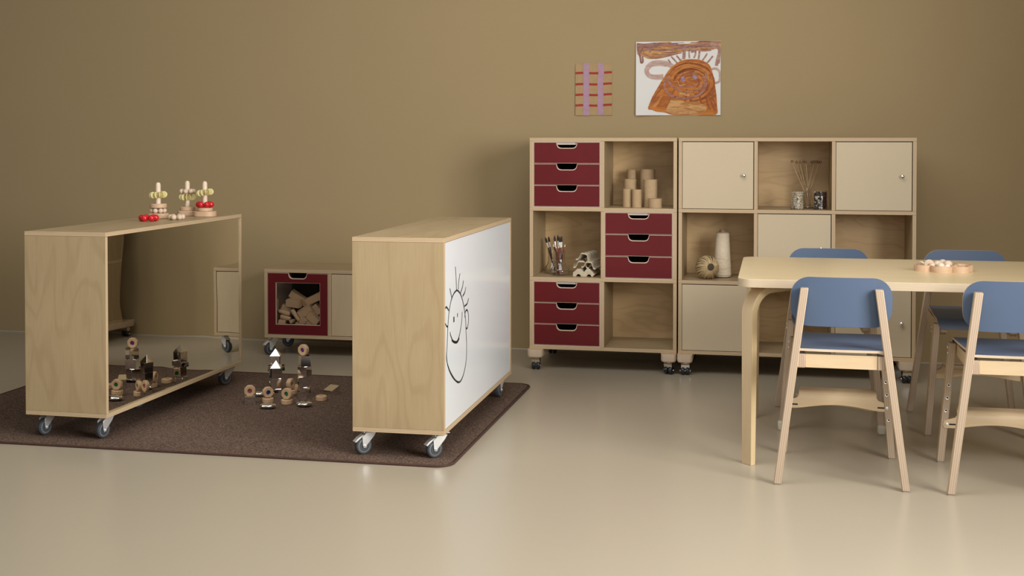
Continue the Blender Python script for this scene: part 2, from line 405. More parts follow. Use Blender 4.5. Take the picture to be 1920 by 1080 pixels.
# ------------------------------------------------------------------ room
WALL_Y = 7.465
b = MB(); b.box(-8.5, 6.5, -2, WALL_Y + .1, -.1, 0, me=0); struct(b.build('floor', 'floor', smooth=0))
b = MB(); b.box(-8.5, 6.5, WALL_Y, WALL_Y + .1, 0, 3.6, t='y', me=0); struct(b.build('wall_back', 'wall', smooth=0))
b = MB()
for a_ in ((-2, .95, 0, 3.6), (3.75, WALL_Y, 0, 3.6), (.95, 3.75, 0, 1.0), (.95, 3.75, 2.7, 3.6)):
    b.box(2.25, 2.35, a_[0], a_[1], a_[2], a_[3], me=0)
struct(b.build('wall_right', 'wall', smooth=0))
b = MB()
for a_ in ((.95, 1.0, 1.0, 2.7), (3.70, 3.75, 1.0, 2.7), (1.0, 3.70, 1.0, 1.05), (1.0, 3.70, 2.65, 2.7)):
    b.box(2.24, 2.31, a_[0], a_[1], a_[2], a_[3], me=0)
struct(b.build('window_1', 'paper', smooth=0))
b = MB()
b.prism([(0, 0), (-.008, 0), (-.0057, .0006), (-.003, .002), (-.0009, .0045), (0, .008)], 'x', -8.5, 6.5, me=0)
o = b.build('trim_1', 'floor', smooth=60); o.location = (0, WALL_Y, 0); struct(o)

# ------------------------------------------------------------------ rug
RT = .008
b = MB(); b.prism(rrect(-3.756, -1.239, 4.717, 6.377, .06, 8), 'z', .0005, RT, me=0)
rug = thing('rug', 'dark brown heathered rug under the two wheeled units on the left', 'rug')
b.build('rug_pile', 'rug', rug)
b = MB(); P = rrect(-3.765, -1.230, 4.708, 6.386, .068, 8)
b.tube([(x, y, .0052) for x, y in P], .005, 8, closed=True); b.build('rug_edging', 'binding', rug, label='dark red-brown bound edge')

# ------------------------------------------------------------------ casters
def big_caster(parent, x, y, z0, zt, rz, brake=False):
    """single-wheel caster: zt plate height, wheel resting at z0"""
    r, wd = .0355, .0115; off = .030
    X = Matrix.Translation((x, y, 0)) @ Matrix.Rotation(rz, 4, 'Z')
    zc = z0 + r
    m = MB(); m.X = X
    m.box(-.028, .028, -.028, .028, zt - .003, zt, me=0)
    m.lathe([(.022, zt - .012), (.024, zt - .006), (.019, zt - .003)], seg=20)
    for s in (-1, 1):
        m.prism([(.024, zt - .010), (.012, zt - .028), (-off + .009, zc + .002), (-off + .006, zc - .008), (-off - .006, zc - .008), (-off - .010, zc + .004), (-off - .012, zt - .027), (-.030, zt - .018), (-.02, zt - .012)], 'y', s * .0155 - .0012, s * .0155 + .0012, me=0)
    m.box(-.026, .022, -.0165, .0165, zt - .016, zt - .011, me=0)
    m.lathe([(.0052, -.020), (.0052, .020)], (-off, 0, zc), 'y', 10)
    m.lathe([(.0035, -.022), (.0035, .022)], (-off, 0, zc), 'y', 8)
    c = m.build('caster', 'steel', parent, bevel=.0008)
    m = MB(); m.X = X
    m.lathe([(.0265, -wd), (.032, -wd), (.0350, -wd * .7), (r, -wd * .25), (r, wd * .25), (.0350, wd * .7), (.032, wd), (.0265, wd)], (-off, 0, zc), 'y', 36)
    m.build('tyre', 'tyre', c)
    m = MB(); m.X = X
    m.lathe([(.0268, -wd + .0005), (.0245, -wd - .0005), (.023, -wd + .003), (.012, -wd + .004), (.010, -wd), (.010, wd), (.012, wd - .004), (.023, wd - .003), (.0245, wd + .0005), (.0268, wd - .0005)], (-off, 0, zc), 'y', 36)
    m.build('wheel_rim', 'rim', c)
    if brake:
        m = MB(); m.X = X
        m.prism([(-.030, zt - .016), (-.034, zt - .004), (-.031, zt - .003), (-.026, zt - .014)], 'y', -.014, .014, me=0)
        m.prism([(-.034, zt - .018), (-.056, zt - .030), (-.072, zt - .044), (-.068, zt - .048), (-.052, zt - .036), (-.03, zt - .022)], 'y', -.012, .012, me=0)
        m.build('brake_pedal', 'steel', c, bevel=.001)
    return c
def twin_caster(parent, x, y, zt, rz=0):
    X = Matrix.Translation((x, y, 0)) @ Matrix.Rotation(rz, 4, 'Z'); r = .0235
    m = MB(); m.X = X
    m.lathe([(.019, zt - .003), (.019, zt)], seg=16); m.lathe([(.007, zt - .02), (.007, zt)], seg=10)
    m.prism([(.020, zt - .004), (.024, zt - .018), (.014, zt - .030), (-.012, r + .012), (-.018, zt - .016), (-.012, zt - .006)], 'x', -.0225, .0225, me=0)
    m.lathe([(.004, -.030), (.004, .030)], (0, 0, r), 'x', 8)
    m.lathe([(.0062, -.028), (.0062, -.024)], (0, 0, r), 'x', 10); m.lathe([(.0062, .024), (.0062, .028)], (0, 0, r), 'x', 10)
    c = m.build('caster', 'chrome', parent)
    for s in (-1, 1):
        m = MB(); m.X = X
        m.lathe([(.016, s * .0035), (.0215, s * .004), (r, s * .007), (r, s * .016), (.0205, s * .0215), (.014, s * .0235), (.004, s * .024)], (0, 0, r), 'x', 24)
        m.build('wheel', 'blackp', c)
    return c

# ------------------------------------------------------------------ cabinets
T = .0195
def ply(parent, name, *a, matn='ply', **k):
    m = MB(); m.box(*a, **k); return m.build(name, [matn, 'ply_edge'], parent, smooth=0, bevel=.0009)
def carcass(parent, xs, zs, D, back=True):
    """xs: board x-starts incl. both sides, zs: board z-starts from bottom to top; front at y=0"""
    W0, W1 = xs[0], xs[-1] + T
    for i, z in enumerate(zs):
        ply(parent, 'bottom_panel' if i == 0 else 'top_panel' if i == len(zs) - 1 else 'shelf', W0, W1, 0, D, z, z + T, t='z', g='x')
    for i in range(len(zs) - 1):
        for j, x in enumerate(xs):
            ply(parent, 'side_panel' if j in (0, len(xs) - 1) else 'divider', x, x + T, .0 if j in (0, len(xs) - 1) else .001, D, zs[i] + T + .0004, zs[i + 1] - .0004, t='x', g='z')
    if back:
        kb = .075 if D > .45 else .03
        ply(parent, 'back_panel', W0 + T, W1 - T, D - kb, D - kb + .010, zs[0] + T, zs[-1], t='y', g='x', matn='ply_back_lit')
def knob(parent, x, z, y=0):
    m = MB(); m.lathe([(.0035, 0), (.0035, -.010), (.0075, -.013), (.0098, -.019), (.0085, -.025), (.004, -.028), (0, -.0285)], (x, y, z), 'y', 18)
    return m.build('knob', 'chrome', parent)
def door(parent, x0, x1, z0, z1, matn='cream'):
    m = MB(); m.box(x0 + .002, x1 - .004, -.0005, .015, z0 + .0025, z1 - .004, t='y', g='z', me=0)
    d = m.build('door', matn, parent, smooth=0, bevel=.001)
    m = MB(); m.box(x1 - .0035, x1 - .0005, .004, .008, z0, z1, me=0); m.box(x0 + .001, x1 - .001, .004, .008, z1 - .0035, z1 - .0005, me=0)
    m.build('door_gap_shade', 'black', d, smooth=0)  # black strips painted in as the shadow gap, not a real seal
    
    if matn == 'cream': knob(d, x1 - .052, (z0 + z1) / 2, 0)
    return d
def notch(cx, zt, inset=0.0, wt=.057, dp=.031):
    """right-to-left path of the finger notch cut in from the top edge"""
    wt -= 0; w1 = wt + inset; d1 = dp + inset; r = .024
    P = [(cx + w1, zt)]
    P += [(cx + w1 - .002 - r + r * math.cos(R(a)), zt - d1 + r + r * math.sin(R(a)) * 1) for a in (-8, -25, -45, -65, -90)]
    Q = [(2 * cx - x, z) for x, z in P[::-1]]
    return P + Q
def drawer(parent, x0, x1, z0, z1, D=.34):
    g = .0015; a0, a1, c0, c1 = x0 + g, x1 - g, z0 + g, z1 - g; cx = (a0 + a1) / 2
    body = [(a0, c0), (a1, c0), (a1, c1)] + notch(cx, c1) + [(a0, c1)]
    m = MB(); m.prism(body, 'y', .0015, .013, 0, 0)
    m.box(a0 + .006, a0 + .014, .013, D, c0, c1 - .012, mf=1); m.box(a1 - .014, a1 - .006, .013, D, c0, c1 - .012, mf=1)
    m.box(a0 + .014, a1 - .014, D - .008, D, c0, c1 - .012, mf=1); m.box(a0 + .014, a1 - .014, .013, D, c0 + .002, c0 + .008, mf=1)  # box insides blackened as the shade seen through the notch
    d = m.build('drawer', ['ply_pale', 'black'], parent, smooth=0, label='pale plywood drawer box')
    i = .0022
    m = MB(); m.prism([(a0 + i, c0 + i), (a1 - i, c0 + i), (a1 - i, c1 - i)] + notch(cx, c1 - i, .0022) + [(a0 + i, c1 - i)], 'y', -.0004, .0016, me=0)
    m.build('drawer_front', 'red', d, smooth=0, label='dark red drawer front with a finger notch')
    return d
M['ply_pale'] = mat('pale_plywood_cut', (.66, .50, .38), .6, noise=.05, nscale=30)
def drawers3(parent, x0, x1, z0, z1, D=.35):
    # thin insert box, then three drawers
    t = .0035
    m = MB()
    for y0_, y1_, q in ((0, .0135, 0), (.0136, D, 1)):
        m.box(x0, x0 + t, y0_, y1_, z0, z1, mf=q, me=q); m.box(x1 - t, x1, y0_, y1_, z0, z1, mf=q, me=q)
        m.box(x0 + t, x1 - t, y0_, y1_, z0, z0 + t, mf=q, me=q); m.box(x0 + t, x1 - t, y0_, y1_, z1 - t, z1, mf=q, me=q)
    m.box(x0 + t, x1 - t, .0136, .028, z1 - .0185, z1 - t, mf=2, me=2)
    m.build('drawer_insert', ['ply_pale', 'black', 'strip_pale'], parent, smooth=0)
    m = MB(); m.box(x0 + .004, x1 - .004, D, D + .003, z0, z1); m.build('insert_back', 'black', parent, smooth=0)  # black insert back and walls stand in for shade behind the drawers
    h = (z1 - z0 - 2 * t) / 3
    for k in range(3): drawer(parent, x0 + t, x1 - t, z0 + t + k * h, z0 + t + (k + 1) * h)

# tall shelves by the wall
CY0 = 6.83; ZS = [.1155, .4955, .8805, 1.2640]; DEP = .46
def rail(parent, x0, x1):
    m = MB(); P = rrect(x0, x1, -.035, .605, .020, 6)
    zt, zb = .1155, .072; n = len(P); cx = (x0 + x1) / 2
    vs = []
    for z, k in ((zt, 0), (zt - .030, 0), (zb + .004, .002), (zb, .006)):
        for x, y in P:
            sx = 1 if x > cx else -1; sy = 1 if y > .3 else -1
            vs.append((x - sx * k, y - sy * k, z))
    fs = [tuple(range(n)), tuple(range(4 * n - 1, 3 * n - 1, -1))]; uvs = [[(p[0], p[1]) for p in P], [(p[0], p[1]) for p in P[::-1]]]
    for q in range(3):
        for i in range(n):
            j = (i + 1) % n; fs.append((q * n + i, (q + 1) * n + i, (q + 1) * n + j, q * n + j))
            uvs.append([(vs[a][0] + vs[a][1], (zt - vs[a][2])) for a in fs[-1]])
    m.add(vs, fs, uvs, [0, 0] + [1] * (3 * n)); return m.build('foot_rail', ['chair_face', 'chair_seat_edge'], parent, smooth=25)

c1 = thing('storage_shelf', 'tall plywood shelf unit with nine dark red drawers and three open cells', 'shelf', (0, CY0, 0))
X1 = [-1.3265, -.9305, -.5360]
carcass(c1, X1, ZS, DEP)
cells = lambda xs, i, j: (xs[i] + T, xs[i + 1], ZS[j] + T, ZS[j + 1])
for i, j in ((0, 2), (1, 1), (0, 0)): drawers3(c1, *cells(X1, i, j))
for x0, x1 in ((-1.335, -1.250), (-.599, -.5175)):
    rail(c1, x0, x1)
    for y in (.015, .545): twin_caster(c1, (x0 + x1) / 2, y, .072, R(0 if x0 < -1 else -18))
c2 = thing('storage_shelf', 'tall plywood shelf unit with five cream doors and four open cells', 'shelf', (0, CY0, 0))
X2 = [-.5085, -.1085, .2935, .7015]
carcass(c2, X2, ZS, DEP)
for i, j in ((0, 2), (2, 2), (1, 1), (0, 0), (2, 0)): door(c2, *cells(X2, i, j))
for x0, x1 in ((-.5125, -.430), (.6360, .7200)):
    rail(c2, x0, x1)
    for y in (.015, .545): twin_caster(c2, (x0 + x1) / 2, y, .072, R(8))

# low bench unit
DY0 = 6.947
d1 = thing('storage_bench', 'low two-cell plywood unit on casters with a red window bin, by the back wall', 'cabinet', (0, DY0, 0))
XD = [-2.941, -2.5450, -2.1500]; ZD = [.107, .4925]
def carc2(parent, xs, zs, D): carcass(parent, xs, zs, D)
carc2(d1, XD, ZD, .415)
# red bin with a clear window
bx0, bx1, bz0, bz1 = XD[0] + T + .0015, XD[1] - .0015, ZD[0] + T + .0015, ZD[1] - .002
wx0, wx1, wz0, wz1 = bx0 + .052, bx1 - .050, bz0 + .060, bz1 - .058
cxb = (bx0 + bx1) / 2
def framed(m, i, y0, y1, mi):
    # four strips around the window; the top one carries the notch
    a0, a1, c0, c1 = bx0 + i, bx1 - i, bz0 + i, bz1 - i
    u0, u1, v0, v1 = wx0 - i, wx1 + i, wz0 - i, wz1 + i
    m.prism([(a0, c0), (a1, c0), (a1, v0), (a0, v0)], 'y', y0, y1, mi, mi)
    m.prism([(a0, v0), (u0, v0), (u0, v1), (a0, v1)], 'y', y0, y1, mi, mi)
    m.prism([(u1, v0), (a1, v0), (a1, v1), (u1, v1)], 'y', y0, y1, mi, mi)
    m.prism([(a0, v1), (a1, v1), (a1, c1)] + notch(cxb, c1, i) + [(a0, c1)], 'y', y0, y1, mi, mi)
m = MB(); framed(m, 0, .0015, .014, 0)
m.box(bx0 + .004, bx0 + .012, .014, .36, bz0, bz1 - .014); m.box(bx1 - .012, bx1 - .004, .014, .36, bz0, bz1 - .014)
m.box(bx0 + .012, bx1 - .012, .352, .36, bz0, bz1 - .014); m.box(bx0 + .012, bx1 - .012, .014, .352, bz0 + .001, bz0 + .009)
bin_ = m.build('bin', 'ply_pale', d1, smooth=0)
m = MB(); framed(m, .0022, -.0004, .0016, 0); m.build('bin_front', 'red', bin_, smooth=0, label='dark red front with a square window and finger notch')
m = MB(); m.box(wx0 - .004, wx1 + .004, .0145, .0175, wz0 - .004, wz1 + .004, me=0); m.build('window_pane', 'acrylic', bin_, smooth=0, label='clear window pane')
m = MB(); m.box(bx0 + .0125, bx1 - .0125, .3495, .3515, bz0 + .01, bz1 - .016, me=0); m.build('bin_back_shade', 'black', bin_, smooth=0)  # black sheet added as the shade deep in the bin
door(d1, XD[1] + T, XD[2], ZD[0] + T, ZD[1], 'ply_door')if 0 else None
M['ply_door'] = wood_face('birch_door_veneer', (.60, .47, .30), .05, .04, 5, .9, .4)
door(d1, XD[1] + T, XD[2], ZD[0] + T, ZD[1], 'ply_door')
for x, y, rz, bk in ((-2.925, .06, R(55), True), (-2.19, .06, R(25), False), (-2.925, .40, R(15), False), (-2.19, .40, R(15), False)):
    big_caster(d1, x + .02, min(y, .36), 0.0, .107, rz, bk)

# divider cabinets: local x runs along their length, openings at y=0, long back face at y=D
ZA = [.107, .4870, .8670]; LEN = 1.3324; WID = .3792
xsA = [0, (LEN - T) / 3, 2 * (LEN - T) / 3, LEN - T]
def divider_unit(label, corner, ang):
    # corner = near right corner on plan; local +x points away from the far end towards the viewer
    t = thing('divider_cabinet', label, 'cabinet')
    c, s = math.cos(ang), math.sin(ang)
    t.location = (corner[0] - s * LEN - c * WID, corner[1] + c * LEN - s * WID, 0)
    t.rotation_euler = (0, 0, ang - PI / 2)
    W0, W1 = 0, LEN
    tt = .0175
    for z in (ZA[0], .8864 - tt): ply(t, 'top_panel' if z > .5 else 'bottom_panel', 0, LEN, 0, WID, z, z + tt, t='z', g='x')
    for x in (0, LEN - tt): ply(t, 'side_panel', x, x + tt, 0, WID, ZA[0] + tt + .0005, .8864 - tt - .0005, t='x', g='z')
    ply(t, 'shelf', tt, LEN - tt, 0, WID - .045, .4880, .4880 + tt, t='z', g='x')
    for x in xsA[1:3]:
        for z0, z1 in ((ZA[0] + tt, .488), (.488 + tt, .8864 - tt)): ply(t, 'divider', x, x + tt, .001, WID - .045, z0, z1, t='x', g='z')
    ply(t, 'back_panel', tt, LEN - tt, WID - .045, WID - .033, ZA[0] + tt, .8864 - tt, t='y', g='x')
    return t, tt
AA = R(-.72); AC = (-2.7333, 4.7900)
BA = R(.395); BC = (-1.2726, 4.7882)
ua, tt = divider_unit('wheeled plywood divider on the left with a mirror side and pegged toys on top', AC, AA)
m = MB(); m.prism([(tt + .001, WID - .0325), (LEN - tt - .001, WID - .0325), (LEN - tt - .001, WID - .015), (tt + .001, WID - .005)], 'z', ZA[0] + tt + .001, .8864 - tt - .001, me=0)
m.build('mirror', 'mirror_sheet', ua, smooth=0, label='large mirror filling the side')
ub, tt = divider_unit('wheeled plywood divider with a white drawing board side and a drawn face', BC, BA)
m = MB(); m.box(tt + .0015, LEN - tt - .0015, WID - .0325, WID - .0025, ZA[0] + tt + .0015, .8864 - tt - .0015, t='y', me=0)
wb = m.build('whiteboard', 'white', ub, smooth=0, label='glossy white drawing board')
# caster positions in local x (0 far end .. LEN near end) and y (0 left .. WID right)
for t, spec in ((ua, [(LEN - .095, .052, R(166), 0), (LEN - .095, WID - .052, R(166), 0), (.055, WID - .045, R(150), 1), (.66, WID - .20, R(140), 0), (.07, .06, R(140), 0)]),
                (ub, [(LEN - .062, .052, 'b', 1), (LEN - .062, WID - .032, 'b', 1), (.055, WID - .045, R(175), 0), (.07, .06, R(20), 0)])):
    for lx, ly, a, bk in spec:
        if a == 'b': a = R(90 + 46)
        big_caster(t, lx, ly, RT, .107, a, bool(bk))

# the marker drawing on the whiteboard, in the board's own plane
nB = Vector((math.cos(BA), math.sin(BA), 0)); eB = Vector((-math.sin(BA), math.cos(BA), 0)); oB = Vector((BC[0], BC[1], 0)) - nB * .0025
Rw = Matrix.Rotation(ub.rotation_euler.z, 4, 'Z'); Mw = Matrix.Translation(ub.location) @ Rw; Mi = Mw.inverted()
def wpt(px, py):
    p = Mi @ onplane(px, py, oB, nB); return (p.x, p.z)
def smoothline(P, k=5):
    if len(P) < 3: return P
    out = []; Q = [P[0]] + list(P) + [P[-1]]
    for i in range(1, len(Q) - 2):
        p0, p1, p2, p3 = Q[i - 1], Q[i], Q[i + 1], Q[i + 2]
        for j in range(k):
            t = j / k
            out.append(tuple(.5 * ((2 * p1[d]) + (-p0[d] + p2[d]) * t + (2 * p0[d] - 5 * p1[d] + 4 * p2[d] - p3[d]) * t * t + (-p0[d] + 3 * p1[d] - 3 * p2[d] + p3[d]) * t ** 3) for d in (0, 1)))
    out.append(tuple(P[-1])); return out
def ribbon(m, P, wid, fn, mi=0, smooth=True, taper=False, th=.0004):
    if smooth: P = smoothline(P)
    n = len(P); L = []; Rr = []
    for i in range(n):
        a = P[max(i - 1, 0)]; c = P[min(i + 1, n - 1)]; dx, dz = c[0] - a[0], c[1] - a[1]; l = math.hypot(dx, dz) or 1
        wv = (wid[i * (len(wid) - 1) // max(1, n - 1)] if isinstance(wid, (list, tuple)) else wid) / 2
        if taper and (i in (0, n - 1)): wv *= .4
        ox, oz = -dz / l * wv, dx / l * wv
        L.append(fn(P[i][0] + ox, P[i][1] + oz)); Rr.append(fn(P[i][0] - ox, P[i][1] - oz))
    vs = L + Rr; fs = [(i, i + 1, n + i + 1, n + i) for i in range(n - 1)]
    m.add(vs, fs, [[(vs[q][0], vs[q][2]) for q in f] for f in fs], mi)
z5 = lambda x, y: wpt(640 + x / 4.319, 390 + y / 4.319)
z6 = lambda x, y: wpt(640 + x / 4.319, 640 + y / 4.319)
S = []
S.append([z5(935, 665), z5(912, 690), z5(893, 735), z5(880, 790), z5(868, 880), z5(862, 970), z5(858, 1070), z6(855, 60), z6(852, 120), z6(860, 190), z6(880, 250), z6(905, 295), z6(930, 322), z6(948, 332), z6(968, 318), z6(988, 270), z6(1004, 200), z6(1013, 120), z6(1014, 20), z5(1012, 1050), z5(1008, 960), z5(1003, 880), z5(992, 800), z5(975, 725), z5(955, 682), z5(935, 665)])
S.append([z6(852, 90), z6(852, 150), z6(872, 225), z6(896, 275), z6(925, 318), z6(948, 330)])
for a in ([(923, 475), (928, 560), (933, 665)], [(960, 530), (950, 600), (947, 660)], [(988, 588), (980, 640), (962, 695)], [(1007, 640), (1000, 680), (982, 715)], [(1030, 732), (1018, 775), (996, 795)], [(878, 652), (886, 690), (896, 738)],
          [(842, 815), (850, 802), (870, 830)], [(842, 935), (850, 955), (862, 962)], [(999, 885), (1004, 840), (1018, 826), (1028, 860), (1029, 920), (1020, 970), (1010, 975)],
          [(880, 1005), (884, 1030), (893, 1055), (905, 1082), (925, 1090), (945, 1065), (960, 1010), (970, 950), (976, 890), (978, 840)]):
    S.append([z5(*q) for q in a])
m = MB(); fnb = lambda x, z: (x, WID - .0020, z)
for q in S: ribbon(m, q, .0078, fnb)
ribbon(m, [z5(893, 1068), z6(915, 6), z6(938, 4), z5(955, 1050)], .011, fnb)
ribbon(m, [z5(911, 880), z5(911, 925)], .018, fnb, smooth=False); ribbon(m, [z5(940, 852), z5(940, 884)], .011, fnb, smooth=False)
m.build('face_drawing', 'ink', wb, smooth=0, label='smiling face with spiky hair drawn in black marker')

# ------------------------------------------------------------------ table
TZ = .735
tb = thing('table', 'long birch table with rounded corners and bent wooden legs', 'table', (.55, 5.43, 0))
tx0, tx1, ty0, ty1 = -.690, .690, -.475, .475
m = MB(); m.prism(rrect(tx0, tx1, ty0, ty1, .055, 8), 'z', TZ - .033, TZ, 0, 1, swap=False)
for f in (0, 1): m.uv[f] = [(v, u) for u, v in m.uv[f]]
# grain runs along the table
m.uv[0] = [(v, u) for u, v in m.uv[0]]; m.uv[1] = [(v, u) for u, v in m.uv[1]]
m.uv[0] = [(q[1], q[0]) for q in m.uv[0]]; m.uv[1] = [(q[1], q[0]) for q in m.uv[1]]
m.build('tabletop', ['table_face', 'table_edge'], tb, bevel=.0015)
def bent_leg(x, y, az):
    """az: direction (plan) in which the leg bends inwards"""
    X = Matrix.Translation((x, y, 0)) @ Matrix.Rotation(az, 4, 'Z')
    zt = TZ - .0335; th = .030; wd = .029; ro = .115
    outer = [(0, .0)] + [(ro + ro * math.cos(R(a)), zt - ro + ro * math.sin(R(a))) for a in range(180, 89, -9)] + [(.30, zt)]
    inner = [(th * .82, 0)] + [(ro + (ro - th) * math.cos(R(a)), zt - ro + (ro - th) * math.sin(R(a))) for a in range(180, 89, -9)] + [(.30, zt - th * .8)]
    n = len(outer); m = MB(); m.X = X; vs = []; 
    for s in (-1, 1):
        for k, (a, c) in enumerate(zip(outer, inner)):
            hw = wd - (.004 if k == 0 else 0)
            vs.append((a[0], s * hw, a[1])); vs.append((c[0], s * hw, c[1]))
    fs = []; uvs = []; ms = []; o = 2 * n; L = [0]
    for k in range(1, n): L.append(L[-1] + math.hypot(outer[k][0] - outer[k - 1][0], outer[k][1] - outer[k - 1][1]))
    for k in range(n - 1):
        a, c, d, e = 2 * k, 2 * k + 1, 2 * k + 3, 2 * k + 2
        fs.append((a, c, d, e)); uvs.append([(L[k], 0), (L[k], th), (L[k + 1], th), (L[k + 1], 0)]); ms.append(1)
        fs.append((o + a, o + e, o + d, o + c)); uvs.append([(L[k], 0), (L[k + 1], 0), (L[k + 1], th), (L[k], th)]); ms.append(1)
        fs.append((a, e, o + e, o + a)); uvs.append([(0, L[k]), (0, L[k + 1]), (2 * wd, L[k + 1]), (2 * wd, L[k])]); ms.append(0)
        fs.append((c, o + c, o + d, d)); uvs.append([(0, L[k]), (2 * wd, L[k]), (2 * wd, L[k + 1]), (0, L[k + 1])]); ms.append(0)
    fs += [(0, o, o + 1, 1), (2 * n - 2, 2 * n - 1, o + 2 * n - 1, o + 2 * n - 2)]; uvs += [[(0, 0)] * 4] * 2; ms += [1, 1]
    m.add(vs, fs, uvs, ms); return m.build('leg', ['chair_face', 'leg_edge'], tb, bevel=.0015)
lx, ly = .655, .428
for sx, sy in ((-1, -1), (-1, 1), (1, -1), (1, 1)):
    bent_leg(sx * lx, sy * ly, math.atan2(-sy, -sx))

# ------------------------------------------------------------------ chairs
def slat(m, a, c, w0, d0, w1, d1):
    """tapering post from a (bottom) to c (top); w along x (ply thickness), d along y"""
    a, c = Vector(a), Vector(c); L = (c - a).length; vs = []
    for p, w_, d_ in ((a, w0, d0), (c, w1, d1)):
        for sx, sy in ((-1, -1), (1, -1), (1, 1), (-1, 1)): vs.append((p.x + sx * w_ / 2, p.y + sy * d_ / 2, p.z))
    fs = [(0, 3, 2, 1), (4, 5, 6, 7)]; uvs = [[(0, 0), (0, d0), (w0, d0), (w0, 0)]] * 2; ms = [1, 1]
    for k, ax in ((0, 'e'), (1, 'f'), (2, 'e'), (3, 'f')):
        j = (k + 1) % 4; fs.append((k, j, 4 + j, 4 + k))
        if ax == 'e': uvs.append([(0, 0), (0, w0), (L, w1), (L, 0)] if k == 0 else [(0, w0), (0, 0), (L, 0), (L, w1)]); ms.append(1)
        else: uvs.append([(0, 0), (d0, 0), (d1, L), (0, L)]); ms.append(0)
    m.add(vs, fs, uvs, ms)
def footrest_mesh(z):
    G = []
    ys = []
    prof = [(.0, -.018), (0, -.010), (0, 0), (0, .012), (.001, .024), (.003, .034), (.008, .043), (.017, .049), (.030, .051), (.060, .052), (.085, .052)]
    hwid = lambda k: .207 if k < 4 else .155
    for k, (dy, dz) in enumerate(prof):
        row = []
        for i in range(25):
            u = i / 24 * 2 - 1
            if k < 3: hw = .203 - (.004 if k == 0 else 0)
            elif k == 3: hw = .198
            elif k == 4: hw = .158
            else: hw = .151 - (.012 if k == len(prof) - 1 else 0)
            x = u * hw
            zz = z + dz
            if k < 3:
                arch = .018 * math.cos(min(1, abs(x) / .16) * PI / 2) ** 1.2 if abs(x) < .16 else 0
                zz += arch * (1 - k / 3)
            row.append((x, .210 + dy, zz))
        G.append(row)
    m = MB(); m.sheet(G, -.010, 0, 1); return m
def make_chair(label, foot_z, wheels=False, glide=False):
    t = thing('chair', label, 'chair', group=None)
    for s in (-1, 1):
        m = MB(); slat(m, (s * .228, -.24, .004), (s * .133, -.202, .727), .027, .029, .029, .036)
        l = m.build('rear_leg', ['chair_face', 'chair_edge'], t, bevel=.003)
        m = MB(); m.box(s * .228 - .0105, s * .228 + .0105, -.252, -.228, 0, .0045, me=0); m.build('glide', 'felt', l, smooth=0)
        m = MB(); slat(m, (s * .211, .24, .004), (s * .1725, .205, .481), .027, .029, .027, .040)
        l = m.build('front_leg', ['chair_face', 'chair_edge'], t, bevel=.002)
        if glide:
            m = MB(); m.box(s * .211 - .017, s * .211 + .017, .222, .262, 0, .042, me=0); m.build('glide', 'glide', l, bevel=.008)
        else:
            m = MB(); m.box(s * .211 - .0105, s * .211 + .0105, .228, .252, 0, .0045, me=0); m.build('glide', 'felt', l, smooth=0)
        # adjustment sockets on the inner rear face of the front leg
        m = MB(); mh = MB()
        for hz in (.160, .211, .262, .313):
            if abs(hz - foot_z) < .01: continue
            f = (hz - .004) / .470; x = s * (.211 - .0395 * f); y = .24 - .035 * f - (.028 + .012 * f) / 2
            m.lathe([(.0028, 0), (.0062, -.0012), (.0062, .002)], (x, y, hz), 'y', 14)
            mh.lathe([(.0036, -.0008), (.0036, .002)], (x, y, hz), 'y', 10)
        m.build('adjustment_socket', 'steel', l); mh.build('socket_hole', 'gum', l)
        # side rail
        xr = s * .1435
        m = MB(); m.prism([(-.212, 0.4310), (.190, 0.4310), (.212, 0.4450), (.214, 0.4690), (.206, 0.4790), (-.212, 0.4825)], 'x', xr - .0145, xr + .0145, 0, 1, swap=True)
        m.build('side_rail', ['chair_face', 'chair_edge'], t, bevel=.003)
        m = MB()
        for yy, zz in ((.198, .463), (.188, .443)): m.lathe([(.005, 0), (.005, .003), (.003, .004), (0, .004)] if s > 0 else [(.005, 0), (.005, -.003), (.003, -.004), (0, -.004)], (s * .1895, yy, zz), 'x', 10)
        m.build('screw', 'steel', t)
    m = MB(); m.box(-.1285, .1285, -.207, -.191, .432, .4825, t='y', g='x'); m.build('rear_rail', ['chair_face', 'chair_edge'], t, bevel=.001)
    # seat
    G = []
    prof = [(-.215, 0.4935), (-.16, 0.4935), (-.10, 0.4930), (0, 0.4925), (.08, 0.4930), (.14, 0.4935), (.180, 0.4930), (.203, 0.4915), (.218, 0.4850), (.225, 0.4730), (.227, 0.4570)]
    for k, (y, z) in enumerate(prof):
        hw = .149 + .022 * min(1, (y + .215) / .35)
        if k == len(prof) - 1: hw -= .016
        if k == len(prof) - 2: hw -= .004
        G.append([(u / 12 * hw, y, z + .001 * (u / 12) ** 2) for u in range(-12, 13)])
    m = MB(); m.sheet(G, -.0095, 1, 0) if False else m.sheet(G, .0095, 1, 0, 1)
    m2 = m.build('seat', ['chair_seat_edge', 'blue_seat'], t, smooth=50, label='blue plywood seat with a rolled front edge')
    # backrest
    z0, z1, hw, rr = .582, .766, .1825, .070; G = []
    nz = 20
    for k in range(nz + 1):
        f = .5 - .5 * math.cos(PI * k / nz); z = z0 + (z1 - z0) * f
        dz = min(z - z0, z1 - z); h = hw - (rr - math.sqrt(max(0, rr * rr - (rr - dz) ** 2)) if dz < rr else 0)
        row = []
        for i in range(-12, 13):
            x = h * i / 12; row.append((x, -.1835 + .55 * x * x - .02 * (z - z0), z))
        G.append(row)
    m = MB(); m.sheet(G, .0095, 1, 0, 1, off=(0, -1, 0)); m.build('backrest', ['chair_seat_edge', 'blue'], t, smooth=50, label='curved blue backrest with a pale edge')
    # bolts in the leg through the backrest
    m = MB()
    for s in (-1, 1): m.lathe([(.0032, 0), (.0032, -.001)], (s * .137, -.2200, .684), 'y', 8)
    m.build('bolt', 'gum', t)
